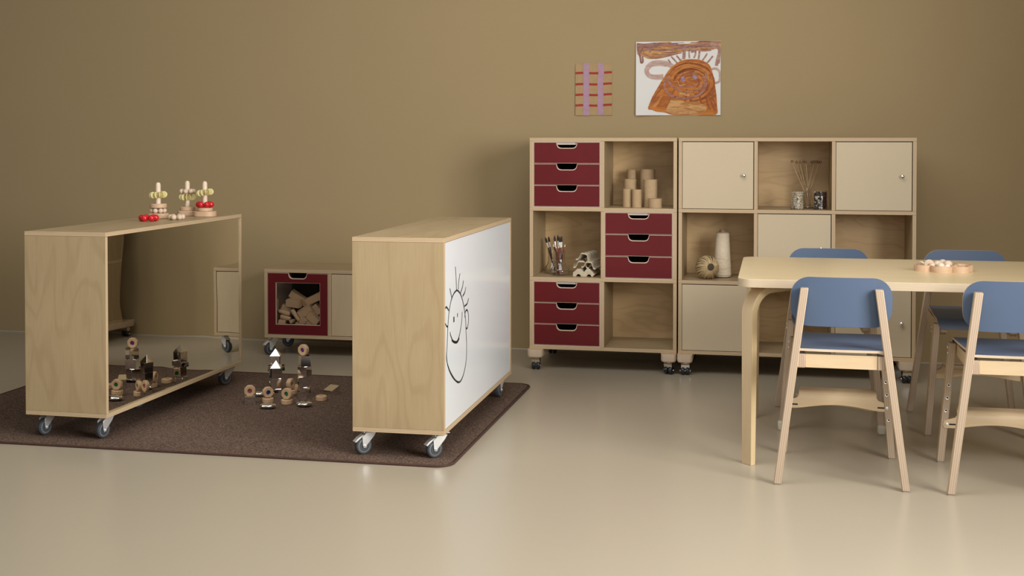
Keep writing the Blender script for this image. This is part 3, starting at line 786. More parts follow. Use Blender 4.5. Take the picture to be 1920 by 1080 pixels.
    f = footrest_mesh(foot_z).build('footrest', ['chair_face', 'chair_edge'], t, smooth=50, label='arched plywood footrest')
    m = MB()
    for s in (-1, 1): m.lathe([(.0062, .001), (.0062, -.003), (.003, -.004), (0, -.004)], (s * .190, .2095, foot_z - .003), 'y', 12)
    m.build('screw', 'steel', f)
    m = MB()
    for s in (-1, 1): m.box(s * .168 - .013, s * .168 + .013, .2088, .2098, foot_z - .006, foot_z - .0005)
    m.build('slot', 'gum', f, smooth=0)
    return t
CHX = (.246, .854)
put(make_chair('blue chair nearest the camera side at the left, seen whole from behind', .211), (CHX[0], 4.977, 0), (0, 0, R(-1)))
put(make_chair('blue chair on the near side of the table, cut off by the right photo edge', .160), (CHX[1], 4.962, 0), (0, 0, R(-.6)))
put(make_chair('blue chair across the table, behind the nearest left chair, facing the camera side', .112, glide=True), (.246, 5.875, 0), (0, 0, PI))
put(make_chair('blue chair across the table at the right, its backrest rising behind the wooden flower tray', .262), (.856, 5.900, 0), (0, 0, PI + R(1)))

# ------------------------------------------------------------------ wall pictures
def zc(x, y): return (1050 + x / 5.818, 60 + y / 5.818)
PY = WALL_Y - .004
def paper(name, label, q, curl):
    """q: px of left, right, top, bottom; returns thing, mapper from zoom coords"""
    A = ony(*zc(q[0], q[3]), PY); Bq = ony(*zc(q[1], q[3]), PY); Ct = ony(*zc(q[0], q[2]), PY); Dt = ony(*zc(q[1], q[2]), PY)
    t = thing(name, label, 'picture', (A.x, PY, A.z))
    Wd = (Bq.x - A.x + Dt.x - Ct.x) / 2; Hh = (Ct.z - A.z + Dt.z - Bq.z) / 2
    def cur(u, v): return -curl * ((1 - u) ** 4 * (.4 + .6 * (1 - v))) - curl * .5 * (u ** 6) * (1 - v) - .0005
    def fn(x, y, lift=0): 
        u = (x - q[0]) / (q[1] - q[0]); v = (q[3] - y) / (q[3] - q[2])
        return (u * Wd, cur(u, v) - .0006 - lift, v * Hh)
    m = MB(); G = [[(u / 14 * Wd, cur(u / 14, v / 10), v / 10 * Hh) for v in range(11)] for u in range(15)]
    m.sheet(G, .0005, 0, 0, off=(0, -1, 0))
    return t, fn, m
t, fn, m = paper('childs_collage', 'small brown paper picture with pink and red stripes on the wall', (170, 568, 348, 910), .006)
m.build('sheet', 'rim_card', t, smooth=60)
m = MB()
for y in (450, 572, 688, 803):
    P = [(x, y + 4 * math.sin(x * .02) - (x - 170) * .012 if x > 150 else y) for x in range(170, 569, 33)]
    ribbon(m, P, 24, fn, smooth=False)
m.build('red_stripe', 'redpaint', t, smooth=0, label='four red horizontal stripes')
m = MB(); f2 = lambda x, y: fn(x, y, .0008)
ribbon(m, [(287, y) for y in range(338, 912, 41)] + [(287, 912)], 64, f2, smooth=False)
ribbon(m, [(442 + (8 if 380 < y < 470 else 3 * math.sin(y * .03)), y) for y in range(340, 908, 30)] + [(446, 906)], 62, f2, smooth=False)
m.build('pink_stripe', 'pink', t, smooth=0, label='two pink vertical stripes')

t, fn, m = paper('childs_painting', 'large white sheet with a painted orange-brown smiling figure on the wall', (829, 1752, 104, 910), .016)
m.build('sheet', 'paper', t, smooth=60)
def layer(k): return lambda x, y: fn(min(max(x, 830), 1751), min(max(y, 105), 909), .0006 * k)
def blob(m, P, k, mi=0):
    P = smoothline(P + [P[0]], 4)[:-1]; f = layer(k); cx = sum(p[0] for p in P) / len(P); cy = sum(p[1] for p in P) / len(P)
    n = len(P); RN = 5; vs = [f(cx, cy)]
    for r_ in range(1, RN + 1):
        for p in P: vs.append(f(cx + (p[0] - cx) * r_ / RN, cy + (p[1] - cy) * r_ / RN))
    fs = [(0, 1 + i, 1 + (i + 1) % n) for i in range(n)]
    for r_ in range(1, RN):
        for i in range(n):
            j = (i + 1) % n; a = 1 + (r_ - 1) * n; c = 1 + r_ * n; fs.append((a + i, c + i, c + j, a + j))
    m.add(vs, fs, None, mi)
# band along the top
rp0 = random.Random(4)
m = MB()
blob(m, [(835, 130), (1000, 118), (1200, 108), (1240, 132), (1400, 130), (1520, 108), (1751, 106), (1751, 170), (1640, 205), (1500, 210), (1350, 215), (1200, 262), (1060, 288), (960, 290), (900, 258), (845, 240)], 1)
m.build('painted_band', 'p_ochre', t, smooth=0, label='ochre painted band along the top')
m = MB(); f = layer(2)
for P, w_ in (([(838, 130), (1000, 140), (1200, 132), (1370, 155), (1560, 150), (1700, 165)], 26), ([(940, 175), (1100, 200), (1300, 180), (1500, 170)], 18), ([(910, 230), (1020, 285), (1150, 270), (1290, 235)], 12),
              ([(850, 150), (858, 205), (876, 270), (886, 330), (905, 320), (900, 260)], 20), ([(905, 130), (890, 200), (860, 240)], 22), ([(990, 150), (1000, 190), (975, 220)], 16), ([(1010, 240), (1200, 250), (1330, 228)], 8), ([(860, 170), (940, 160), (975, 175)], 20), ([(1500, 120), (1600, 130), (1640, 115)], 8)):
    ribbon(m, P, w_, f)
for k in range(26):
    x_ = rp0.uniform(845, 1600); y_ = rp0.uniform(115, 245) - (x_ - 900) * .05
    ribbon(m, [(x_, max(108, y_)), (x_ + 60, max(110, y_ + rp0.uniform(-8, 8))), (x_ + 130, max(110, y_ - 3))], rp0.uniform(5, 13), f, taper=True)
m.build('brush_stroke', 'p_dmauve', t, smooth=0, label='brown strokes over the band')
m = MB(); f = layer(3)
for P, w_ in (([(1640, 150), (1690, 120), (1720, 160), (1740, 220), (1720, 300), (1705, 375)], 34), ([(1640, 200), (1680, 165), (1745, 200)], 22), ([(1742, 170), (1740, 260), (1730, 350)], 22), ([(1355, 175), (1357, 230), (1352, 298)], 34),
              ([(1380, 205), (1440, 200), (1490, 215)], 18), ([(1420, 170), (1410, 230), (1415, 290)], 16), ([(1470, 180), (1480, 240), (1462, 288)], 18), ([(1520, 165), (1522, 230), (1512, 300)], 20), ([(1440, 190), (1450, 230)], 30)):
    ribbon(m, P, w_, f)
m.build('mauve_stroke', 'p_mauve', t, smooth=0, label='mauve strokes at the top right')
# hair
m = MB(); f = layer(2)
for P in ([(1180, 300), (1205, 335), (1225, 378)], [(1215, 268), (1245, 300), (1285, 345)], [(1272, 258), (1295, 285), (1318, 318)], [(1605, 240), (1585, 275), (1555, 315)], [(1668, 268), (1635, 310), (1600, 350)], [(1300, 300), (1330, 310)]):
    ribbon(m, P, 17, f)
m.build('hair_stroke', 'p_mauve', t, smooth=0)
m = MB(); f = layer(2)
ribbon(m, [(1235, 375), (1160, 348), (1070, 338), (1000, 350), (955, 395), (950, 440), (985, 480), (1050, 492), (1130, 488)], [50, 62, 62, 56, 50, 48, 50, 56, 60], f)
m.build('arm_loop', 'p_pink', t, smooth=0, label='dusty pink looped arm at the left'); m = MB()
ribbon(m, [(1655, 412), (1700, 405), (1740, 440), (1745, 500), (1735, 545), (1690, 565)], 26, f)
m.build('arm_loop', 'p_pink', t, smooth=0, label='faint pink looped arm at the right edge')
m = MB()
blob(m, [(1440, 300), (1540, 312), (1625, 360), (1662, 440), (1685, 540), (1705, 680), (1714, 800), (1702, 905), (1480, 906), (1240, 905), (1150, 880), (1060, 870), (1010, 850), (965, 840), (985, 770), (1020, 690), (1085, 580), (1140, 490), (1200, 405), (1270, 345), (1350, 308)], 3)
m.build('figure', 'p_brown', t, smooth=0, label='orange-brown painted figure')
FIG = [(1440, 300), (1540, 312), (1625, 360), (1662, 440), (1685, 540), (1705, 680), (1714, 800), (1702, 900), (1480, 902), (1240, 900), (1150, 878), (1060, 868), (1010, 845), (970, 838), (990, 770), (1025, 690), (1090, 585), (1145, 492), (1205, 408), (1275, 350), (1350, 314)]
def inside(x, y, P=FIG):
    c = False; j = len(P) - 1
    for i in range(len(P)):
        if (P[i][1] > y) != (P[j][1] > y) and x < (P[j][0] - P[i][0]) * (y - P[i][1]) / (P[j][1] - P[i][1]) + P[i][0]: c = not c
        j = i
    return c
rp = random.Random(8)
for nm_, mt_, cnt, ly_ in (('pale_stroke', 'p_light', 34, 3.5), ('deep_stroke', 'p_deep', 38, 3.8)):
    m = MB(); f = layer(ly_)
    for k in range(cnt):
        if k % 3 < 2:
            rx_ = rp.uniform(60, 330); a0 = rp.uniform(-200, 20); a1 = a0 + rp.uniform(40, 110); ox_, oy_ = 1430 + rp.uniform(-20, 20), 560
            P = [(ox_ + rx_ * math.cos(R(a0 + (a1 - a0) * q / 9)), oy_ + rx_ * .80 * math.sin(R(a0 + (a1 - a0) * q / 9))) for q in range(10)]
        else:
            x_, y_ = rp.uniform(1050, 1680), rp.uniform(560, 760); sl = -(1420 - x_) / 420
            P = [(x_ + sl * 22 * q + 4 * math.sin(q), y_ + 22 * q) for q in range(8)]
        seg = [p for p in P if inside(*p)]
        if len(seg) > 3 and all(inside(*p) for p in P[P.index(seg[0]):P.index(seg[-1]) + 1]): ribbon(m, seg, rp.uniform(7, 20), f, taper=True)
    m.build(nm_, mt_, t, smooth=0)
m = MB()
blob(m, [(1210, 745), (1400, 760), (1560, 790), (1600, 850), (1500, 890), (1300, 895), (1180, 880), (1170, 830)], 4)
f = layer(5)
ribbon(m, [(1290, 655), (1350, 680), (1420, 695)], 22, f); ribbon(m, [(1290, 540), (1310, 585), (1370, 570)], 10, f)
m.build('ochre_patch', 'p_ochre', t, smooth=0)
m = MB(); f = layer(6)
for P, w_ in (([(1200, 480), (1155, 530), (1145, 600), (1175, 665), (1240, 705), (1340, 728), (1450, 715), (1530, 680), (1580, 620), (1600, 540), (1590, 450)], 27), ([(1180, 530), (1205, 575), (1260, 610), (1340, 650), (1450, 650), (1530, 620), (1570, 560), (1565, 480)], 18),
              ([(1260, 560), (1290, 590), (1360, 600), (1440, 595), (1510, 560)], 14), ([(1270, 480), (1330, 450), (1400, 470), (1470, 445), (1530, 480)], 6), ([(1205, 690), (1300, 725), (1400, 722)], 24)):
    ribbon(m, P, w_, f)
m.build('smile', 'p_smile', t, smooth=0, label='mauve-brown smiling outline')
m = MB(); f = layer(7)
ribbon(m, [(1335, 490), (1352, 540)], 34, f, smooth=False); m.build('eye', 'p_violet', t, smooth=0, label='violet left eye'); m = MB(); ribbon(m, [(1455, 480), (1490, 515)], 34, f, smooth=False)
m.build('eye', 'p_violet', t, smooth=0, label='violet right eye')
m = MB(); ribbon(m, [(1180, 535), (1215, 570)], 8, f, smooth=False); m.build('cheek_mark', 'p_violet', t, smooth=0)

# ------------------------------------------------------------------ things on the tall shelves
ZR = [z + T for z in ZS]     # top faces of the shelf boards
# cardboard tubes
def card_tube(label, pxl, pxr, pyt, Y, grp='cardboard tubes in the upper open cell'):
    a = ony(pxl, pyt, Y); c = ony(pxr, pyt, Y); r = (c.x - a.x) / 2; h = a.z - ZR[2]
    m = MB(); m.lathe([(r - .0025, 0), (r, 0), (r, h), (r - .0025, h), (r - .0025, .002)], seg=28)
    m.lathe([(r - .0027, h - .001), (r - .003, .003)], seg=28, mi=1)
    o = m.build('cardboard_tube', ['card', 'cardin']); put(o, ((a.x + c.x) / 2, Y, ZR[2])); return tag(o, label, 'tube', grp)
card_tube('narrow tallest cardboard tube at the back left of the tube cluster', 1175.5, 1193, 318, 7.12)
card_tube('medium cardboard tube standing just behind the two short front-left ones', 1170, 1193.5, 335.5, 7.055)
card_tube('short cardboard tube, leftmost in the front of the cluster', 1167.8, 1185.5, 354, 6.965)
card_tube('short cardboard tube in front, touching the leftmost one on its right', 1185, 1203, 355.2, 6.935)
card_tube('widest cardboard tube, tall, at the back right of the cluster', 1200.3, 1228, 317, 7.085)
card_tube('broad cardboard tube in front of the widest tall one', 1206.5, 1233, 336.3, 6.985)
card_tube('squat cardboard ring tube at the right front of the cluster', 1216, 1241, 372, 6.915)

def vessel(name, label, cat, x, y, z, prof, wall=.0018):
    """open glass vessel from outer profile (r,z)"""
    inner = [(max(r - wall, .001), h) for r, h in prof[::-1]]; inner[-1] = (inner[-1][0], prof[0][1] + .004)
    m = MB(); m.lathe([(0.0001, prof[0][1])] + prof + inner + [(0.0001, prof[0][1] + .004)], seg=32)
    o = m.build(name, 'glass', smooth=60); put(o, (x, y, z)); return tag(o, label, cat)
zsh = ZR[1]
# brushes and pencils in two glass vases
gv = [(.022, 0), (.050, .004), (.055, .018), (.050, .036), (.034, .056), (.0255, .080), (.026, .110), (.030, .140)]
V1 = ony(1035, 505, 7.03); V2 = ony(1050, 508, 6.945)
vessel('glass_vase', 'round-bottomed glass vase holding dark paintbrushes, at the rear left', 'vase', V1.x, 7.04, zsh, [(r * .82, h * .92) for r, h in gv])
vessel('glass_vase', 'round-bottomed glass vase holding pencils, in front of the other vase', 'vase', V2.x, 6.945, zsh, gv)
def stick(m, a, c, r0, r1, mi=0, seg=8): m.tube([a, c], [r0, r1], seg, mi)
def brush(label, base, tip, hand='handle_dark'):
    base, tip = Vector(base), Vector(tip); d = tip - base; L = d.length; u = d / L
    t = thing('paintbrush', label, 'paintbrush', base, 0, 'paintbrushes in the glass vases')
    P = lambda s: u * (L * s)
    m = MB(); m.tube([P(0), P(.3), P(.62), P(.70)], [.0018, .0034, .0042, .0040], 8); m.build('handle', hand, t)
    m = MB(); m.tube([P(.70), P(.84)], [.0043, .0052], 10); m.build('ferrule', 'steel', t)
    m = MB(); m.tube([P(.84), P(.90), P(.95), P(1)], [.0050, .0062, .0048, .0008], 10); m.build('bristles', 'bristle', t)
def brpx(label, px, py, Yt, bx, by, h=.004, hand='handle_dark'):
    tip = ony(px, py, Yt); brush(label, (bx, by, zsh + h + .003), tip, hand)
b0 = V1.x; b1 = V2.x
brpx('paintbrush leaning furthest left, its tip outermost', 1022.5, 444.5, 7.03, b0 + .015, 7.04)
brpx('paintbrush second from the left, leaning left', 1028.5, 443, 7.05, b0 + .006, 7.05)
brpx('upright paintbrush with a white-lit ferrule in the middle of the bunch', 1039.5, 441.5, 6.97, b1 - .012, 6.95)
brpx('tallest paintbrush in the bunch, pointing straight up', 1045.8, 440.3, 6.99, b1 - .004, 6.955)
brpx('paintbrush with a dark tip just right of the tallest one', 1049.3, 443, 6.96, b1 + .006, 6.94)
brpx('rightmost paintbrush with a fat dark tip', 1053, 442.5, 6.975, b1 + .004, 6.96)
def pencil(label, px, py, Yt, bx, by):
    tip = ony(px, py, Yt); base = Vector((bx, by, zsh + .007)); d = tip - base; L = d.length; u = d / L
    t = thing('pencil', label, 'pencil', base, 0, 'pencils in the front glass vase')
    m = MB(); m.tube([(0, 0, 0), u * (L - .018)], .0040, 6); m.build('barrel', 'handle_red', t)
    m = MB(); m.tube([u * (L - .018), u * (L - .004)], [.0042, .0014], 8); m.build('wood_cone', 'peg', t)
    m = MB(); m.tube([u * (L - .004), u * L], [.0014, .0003], 6); m.build('lead', 'bristle', t)
pencil('red-brown pencil leaning furthest right in the vase', 1059.8, 457, 6.97, b1 - .006, 6.95)
pencil('red-brown pencil at the left of the pencil bunch', 1036.8, 457, 6.95, b1 + .013, 6.955)
pencil('red-brown pencil just left of centre in the bunch', 1041.5, 459.5, 6.935, b1 + .008, 6.935)
pencil('red-brown pencil in the centre, below the tallest brush', 1047, 459, 6.925, b1 + .001, 6.93)
pencil('red-brown pencil right of centre in the bunch', 1051.3, 458.3, 6.94, b1 - .010, 6.945)

# egg cartons: corrugated pulp strips with cups
def carton(label, x, y, z, wd, h, dep, cups, rz=0, rx=0, ry=0):
    # cross-section: rounded trapezoid humps with thick pulp walls, slightly pinched along the depth
    nU = cups * 14; G = []
    for k in range(19):
        fy = k / 18; env = .84 + .16 * abs(math.cos(fy * 3 * PI)); row = []
        for i in range(nU + 1):
            u = i / nU; c = .5 - .5 * math.cos(u * cups * 2 * PI)
            hump = min(1, max(0, (c - .10) * 1.55)); hump = hump * hump * (3 - 2 * hump)
            row.append(((u - .5) * wd, (fy - .5) * dep, .0075 + (h - .0075) * hump * env))
        G.append(row)
    m = MB(); m.sheet(G, .0072, 0, 0, off=(0, 0, 1))
    o = m.build('egg_carton', 'pulp', smooth=70); put(o, (x, y, z), (rx, ry, rz)); return tag(o, label, 'egg carton', 'egg carton pieces in the left open cell')
E1 = ony(1095, 519, 6.90)
# bottom piece: upright tray with arched cut-outs
def tray_piece():
    W_, H_ = .122, .047; P = [(-W_ / 2, 0), (-.046, 0)] + [(-.0295 + .0135 * math.cos(R(a)), .0135 * math.sin(R(a))) for a in range(180, -1, -20)] + [(.0295 + .0135 * math.cos(R(a)), .0135 * math.sin(R(a))) for a in range(180, -1, -20)] + [(W_ / 2 - .012, 0), (W_ / 2 + .002, .014), (.050, .026), (.031, .043), (.015, .043), (.004, .027), (-.004, .027), (-.015, .043), (-.036, .043), (-.050, .030), (-.060, .024)]
    m = MB(); m.prism(P, 'y', 0, .20, 0, 0); m.build_ = 1
    o = m.build('egg_carton', 'pulp', smooth=30, bevel=.0015); return tag(o, 'grey egg carton piece with two arched openings, bottom of its stack', 'egg carton', 'egg carton pieces in the left open cell')
put(tray_piece(), (E1.x, 6.885, zsh), (0, 0, R(-2)))
carton('egg carton piece lying across the bottom one, left of the second layer', E1.x - .027, 6.975, zsh + .0450, .086, .042, .17, 1, R(8), 0, R(3))
carton('egg carton piece on the right of the second layer', E1.x + .034, 6.970, zsh + .0455, .080, .040, .18, 1, R(-5), 0, R(6))
carton('rounded egg carton piece topmost of the carton stack', E1.x + .010, 6.99, zsh + .0830, .084, .048, .19, 1, R(-10), 0, R(10))

# cone of cotton and twine ball
cn = ony(1354.5, 515, 7.02)
t = thing('yarn_cone', 'tall cone of pale cotton yarn behind the twine ball', 'yarn cone', (cn.x, 7.02, zsh))
m = MB(); prof = [(.046, .006)]
for k in range(60):
    f = k / 59; r = .0490 - .0130 * f - (.003 if k == 0 else 0); prof.append((r + (.0006 if k % 2 else -.0004), .012 + .232 * f))
prof.append((.025, .249)); m.lathe(prof, seg=36); m.build('yarn', 'cotton', t, smooth=60)
m = MB(); m.lathe([(.0135, .235), (.0175, .235), (.0165, .262), (.0135, .262), (.0135, .250)], seg=24); m.lathe([(.034, 0), (.036, .008), (.03, .012)], seg=24); m.build('core', 'cardin', t, label='brown cardboard core')
m = MB()
for s0, z0, tilt in ((0, .065, .014), (1.3, .040, -.016), (2.2, .10, .008)):
    m.tube([((.0475 - .013 * ((z0 + tilt * math.sin(a)) / .25)) * math.cos(a + s0) * 1.045, (.0475 - .013 * ((z0 + tilt * math.sin(a)) / .25)) * math.sin(a + s0) * 1.045, z0 + tilt * math.sin(a)) for a in [2 * PI * k / 32 for k in range(32)]], .0011, 5, closed=True)
m.build('loose_strand', 'twine', t)
bl = ony(1326, 500, 6.93); br = .0640
t = thing('twine_ball', 'spiky ball of natural jute twine in front of the yarn cone', 'twine ball', (bl.x, 6.925, zsh + br * .965))
m = MB(); m.ball((0, 0, 0), br * .90, 24, 14, sz=.95, mi=1)
ax0 = Vector((.36, -.90, .12)).normalized(); e1 = ax0.orthogonal().normalized(); e2 = ax0.cross(e1)
rg = random.Random(3)
for k in range(110):
    a = 2 * PI * k / 110 + rg.uniform(-.03, .03); d = e1 * math.cos(a) + e2 * math.sin(a)
    tw = rg.uniform(.25, .6); d2 = e1 * math.cos(a + tw) + e2 * math.sin(a + tw)
    rr = br * rg.uniform(.95, 1.02); pts = []
    for s in range(9):
        f = s / 8; th = .32 + f * 2.5; dd = (d * (1 - f) + d2 * f).normalized()
        pts.append(((ax0 * math.cos(th) + dd * math.sin(th)).normalized()) * rr)
    m.tube([tuple(p) for p in pts], .0016, 4)
for k in range(14):
    n_ = Vector((rg.uniform(-.5, .5), rg.uniform(-.3, .3), rg.uniform(-1, 1))).normalized(); u_ = n_.orthogonal().normalized(); w_ = n_.cross(u_)
    if abs(n_.dot(ax0)) > .25: n_ = (n_ - ax0 * n_.dot(ax0)).normalized()
    u_ = (n_.orthogonal() - ax0 * .0).normalized(); w_ = n_.cross(u_)
    pts = [(u_ * math.cos(2 * PI * s / 30) + w_ * math.sin(2 * PI * s / 30)) * br * 1.0 for s in range(30)]
    if min((p.normalized() - ax0).length for p in pts) > .38: m.tube([tuple(p) for p in pts], .0013, 4, closed=True)
m.build('twine', ['twine', 'twine_deep'], t, smooth=60)
m = MB(); c_ = ax0 * (br * .905); Xr = ax0.to_track_quat('Z', 'Y').to_matrix().to_4x4()
m.X = Matrix.Translation(c_) @ Xr; m.lathe([(0.0001, 0), (.013, .0002), (.0145, .002), (.0155, .0048), (.0140, .0052)], seg=20); m.build('hollow', 'dark', t, label='dark hollow core')

# jars with beads and rods with rings
zt2 = ZR[2]
def jar(label, pxl, pxr, pyt, Y):
    a = ony(pxl, pyt, Y); c = ony(pxr, pyt, Y); r = (c.x - a.x) / 2; h = a.z - zt2
    o = vessel('glass_jar', label, 'jar', (a.x + c.x) / 2, Y, zt2, [(r * .95, 0), (r, .004), (r, h)], .0014); return o, r, h
def beads(o, r, h, name, label, cols, seed):
    rg = random.Random(seed); m = MB(); pts = []
    rb = .0052; z = .010
    while z < h * .93:
        for ring, n in ((r - .0085, 18), ((r - .0085) * .58, 10), (0.003, 2)):
            for k in range(n):
                a = 2 * PI * k / n + rg.uniform(-.12, .12) + z * 40
                pts.append((ring * math.cos(a), ring * math.sin(a), z + rg.uniform(-.002, .002)))
        z += .0098
    for p in pts:
        mi = rg.randrange(len(cols)); 
        if len(cols) > 2: mi = (2 if p[0] > r * .25 else rg.choice([0, 1, 1, 3]) if rg.random() < .9 else 0)
        s_ = rg.uniform(.8, 1.05); m.X = Matrix.Translation(p) @ Matrix.Rotation(rg.uniform(0, PI), 4, 'Z') @ Matrix.Rotation(rg.uniform(0, PI), 4, 'X')
        m.lathe([(.0012, -rb * s_), (rb * s_ * .8, -rb * .8 * s_), (rb * s_, 0), (rb * s_ * .8, rb * .8 * s_), (.0012, rb * s_)], seg=7, mi=mi)
    q = m.build(name, cols, smooth=60); q.location = o.location; tag(q, label, 'beads'); q['kind'] = 'stuff'
M['cbead'] = mat('cream_bead', (.86, .78, .60), .5, noise=.1, nscale=90); M['dbead'] = mat('dark_brown_bead', (.045, .025, .018), .3, noise=.2); M['wbead'] = mat('wine_bead', (.075, .018, .016), .35, noise=.2); M['gbead'] = mat('grey_bead', (.12, .12, .13), .35, noise=.2)
o, r, h = jar('glass jar filled with cream beads, left of the rod vase', 1482.5, 1507.8, 357.5, 6.915); beads(o, r, h, 'cream_beads', 'cream beads filling the left glass jar', ['cbead', 'peg'], 1)
o, r, h = jar('glass jar filled with dark and pale beads, right of the rod vase', 1524.8, 1551.5, 356.8, 6.93); beads(o, r, h, 'mixed_beads', 'dark brown, grey and pale beads filling the right glass jar', ['cbead', 'dbead', 'wbead', 'gbead'], 2)
rv = ony(1514, 386, 7.06)
vessel('glass_vase', 'slender glass vase between the two bead jars, holding ringed rods', 'vase', rv.x, 7.06, zt2, [(.030, 0), (.036, .004), (.034, .02), (.022, .06), (.020, .10), (.024, .128)], .0014)
for k, (px, py, lab) in enumerate(((1485, 301.5, 'leftmost'), (1493.5, 303, 'second from the left'), (1500.2, 303.5, 'third from the left'), (1507, 302.2, 'left of the middle pair'), (1511, 303, 'right of the middle pair'),
                                   (1522.3, 303.3, 'leftmost of the right-hand cluster'), (1526.5, 302.3, 'second of the right-hand cluster'), (1531.5, 302.5, 'third of the right-hand cluster'), (1534.3, 303.2, 'fourth of the right-hand cluster'), (1538.5, 303, 'rightmost of all'))):
    Yt = 7.06 + (.02 if k % 2 else -.02); top = ony(px, py + 3.5, Yt); s = -1 if px < 1514 else 1
    base = Vector((rv.x - s * (.018 - (k % 3) * .003), 7.06 + (.008 if k % 2 else -.008), zt2 + .008))
    t = thing('ringed_rod', 'thin ringed wooden rod in the vase, ' + lab, 'rod', base, 0, 'ringed rods in the glass vase')
    m = MB(); m.tube([(0, 0, 0), top - base], .0016, 6); m.build('rod', 'tan', t)
    m = MB(); c_ = top - base + Vector((0, 0, .0072)); m.tube([(c_.x + .0055 * math.cos(a), c_.y, c_.z + .0055 * math.sin(a)) for a in [2 * PI * q / 14 for q in range(14)]], .0019, 6, closed=True)
    m.build('ring', 'brownring', t)

# ------------------------------------------------------------------ blocks in the red bin
rg = random.Random(11)
def block_box(label, px, py, Y, dims, rot, cyl=False):
    p = ony(px, py, DY0 + Y)
    m = MB()
    if cyl: m.lathe([(dims[1] * .88, -dims[0]), (dims[1], -dims[0] + .002), (dims[1], dims[0] - .002), (dims[1] * .88, dims[0])], axis='x', seg=20)
    else: m.box(-dims[0], dims[0], -dims[1], dims[1], -dims[2], dims[2], me=0)
    o = m.build('wooden_rod_block' if cyl else 'wooden_block', 'block', bevel=0 if cyl else .0015); put(o, p, tuple(R(a) for a in rot))
    return tag(o, label, 'toy block', 'wooden blocks in the red bin')
zz3 = lambda x, y: (380 + x / 5.4, 470 + y / 5.4)
BL = [
 ('long wooden block topmost in the bin, leaning down to the right', 980, 480, .10, (.060, .020, .021), (10, 33, 8), False),
 ('wooden brick lying level just under the topmost block', 925, 532, .055, (.044, .022, .021), (8, 5, -6), False),
 ('wooden block high against the right side of the window', 1130, 485, .085, (.052, .020, .021), (12, -26, -6), False),
 ('wooden brick tilted up to the right in the middle of the pile', 1040, 612, .055, (.042, .021, .022), (14, -30, 10), False),
 ('wooden rod lying at the left, tilted down to the right', 832, 627, .050, (.036, .0125, 0), (0, 14, 0), True),
 ('wooden rod leaning steeply in the middle of the pile', 942, 652, .045, (.038, .0135, 0), (0, 54, 0), True),
 ('wooden rod below the tilted one at the left', 840, 680, .045, (.032, .0130, 0), (0, 13, 0), True),
 ('small round rod end facing the window near the bottom', 910, 712, .040, (.020, .0115, 0), (0, 0, 84), True),
 ('wooden block in the bottom left corner of the window', 812, 722, .045, (.021, .02, .0145), (0, 8, 5), False),
 ('wooden block peeking out below the level brick', 852, 582, .085, (.030, .02, .015), (0, 25, 10), False),
 ('wooden brick sloping down at the lower right of the window', 1125, 685, .050, (.040, .02, .022), (8, 38, 0), False),
 ('small wooden block beside the steep rod, near the bottom', 1028, 708, .050, (.020, .02, .020), (10, 35, 0), False),
 ('wooden block at the bottom right, sloping flat', 1095, 742, .060, (.036, .02, .014), (0, 28, 0), False),
 ('wooden block half hidden at the right edge below the high one', 1160, 595, .100, (.030, .02, .022), (0, 50, 0), False),
 ('wooden block lying flat at the bottom centre', 985, 748, .055, (.024, .02, .012), (0, 14, 0), False),
 ('thin upright wooden block at the far left of the window', 765, 545, .110, (.008, .02, .036), (0, -3, 0), False),
 ('wooden block deep behind the middle brick', 1095, 570, .125, (.040, .02, .020), (0, 40, 0), False),
]
for l, x, y, Y, d, r_, c in BL: block_box(l, *zz3(x, y), Y, d, r_, c)

# ------------------------------------------------------------------ toys on the rug
z4 = lambda x, y: (430 + x / 6.752, 630 + y / 6.752)
S_ = .0505
def mirror_block(label, x, y, z, rz, dims=(S_, S_, S_), grp='mirrored blocks on the rug'):
    a, c, h = dims; m = MB(); m.box(-a / 2, a / 2, -c / 2, c / 2, 0, h, me=0)
    o = m.build('mirror_block', 'mirror', smooth=0, bevel=.0013); put(o, (x, y, z), (0, 0, R(rz))); return tag(o, label, 'toy block', grp)
def pyramid(label, x, y, z, rz, a=S_, h=.036):
    m = MB(); e = a / 2; m.add([(-e, -e, 0), (e, -e, 0), (e, e, 0), (-e, e, 0), (0, 0, h)], [(3, 2, 1, 0), (0, 1, 4), (1, 2, 4), (2, 3, 4), (3, 0, 4)])
    o = m.build('mirror_pyramid', 'mirror', smooth=0, bevel=.0005); put(o, (x, y, z), (0, 0, R(rz))); return tag(o, label, 'toy block', 'mirrored blocks on the rug')
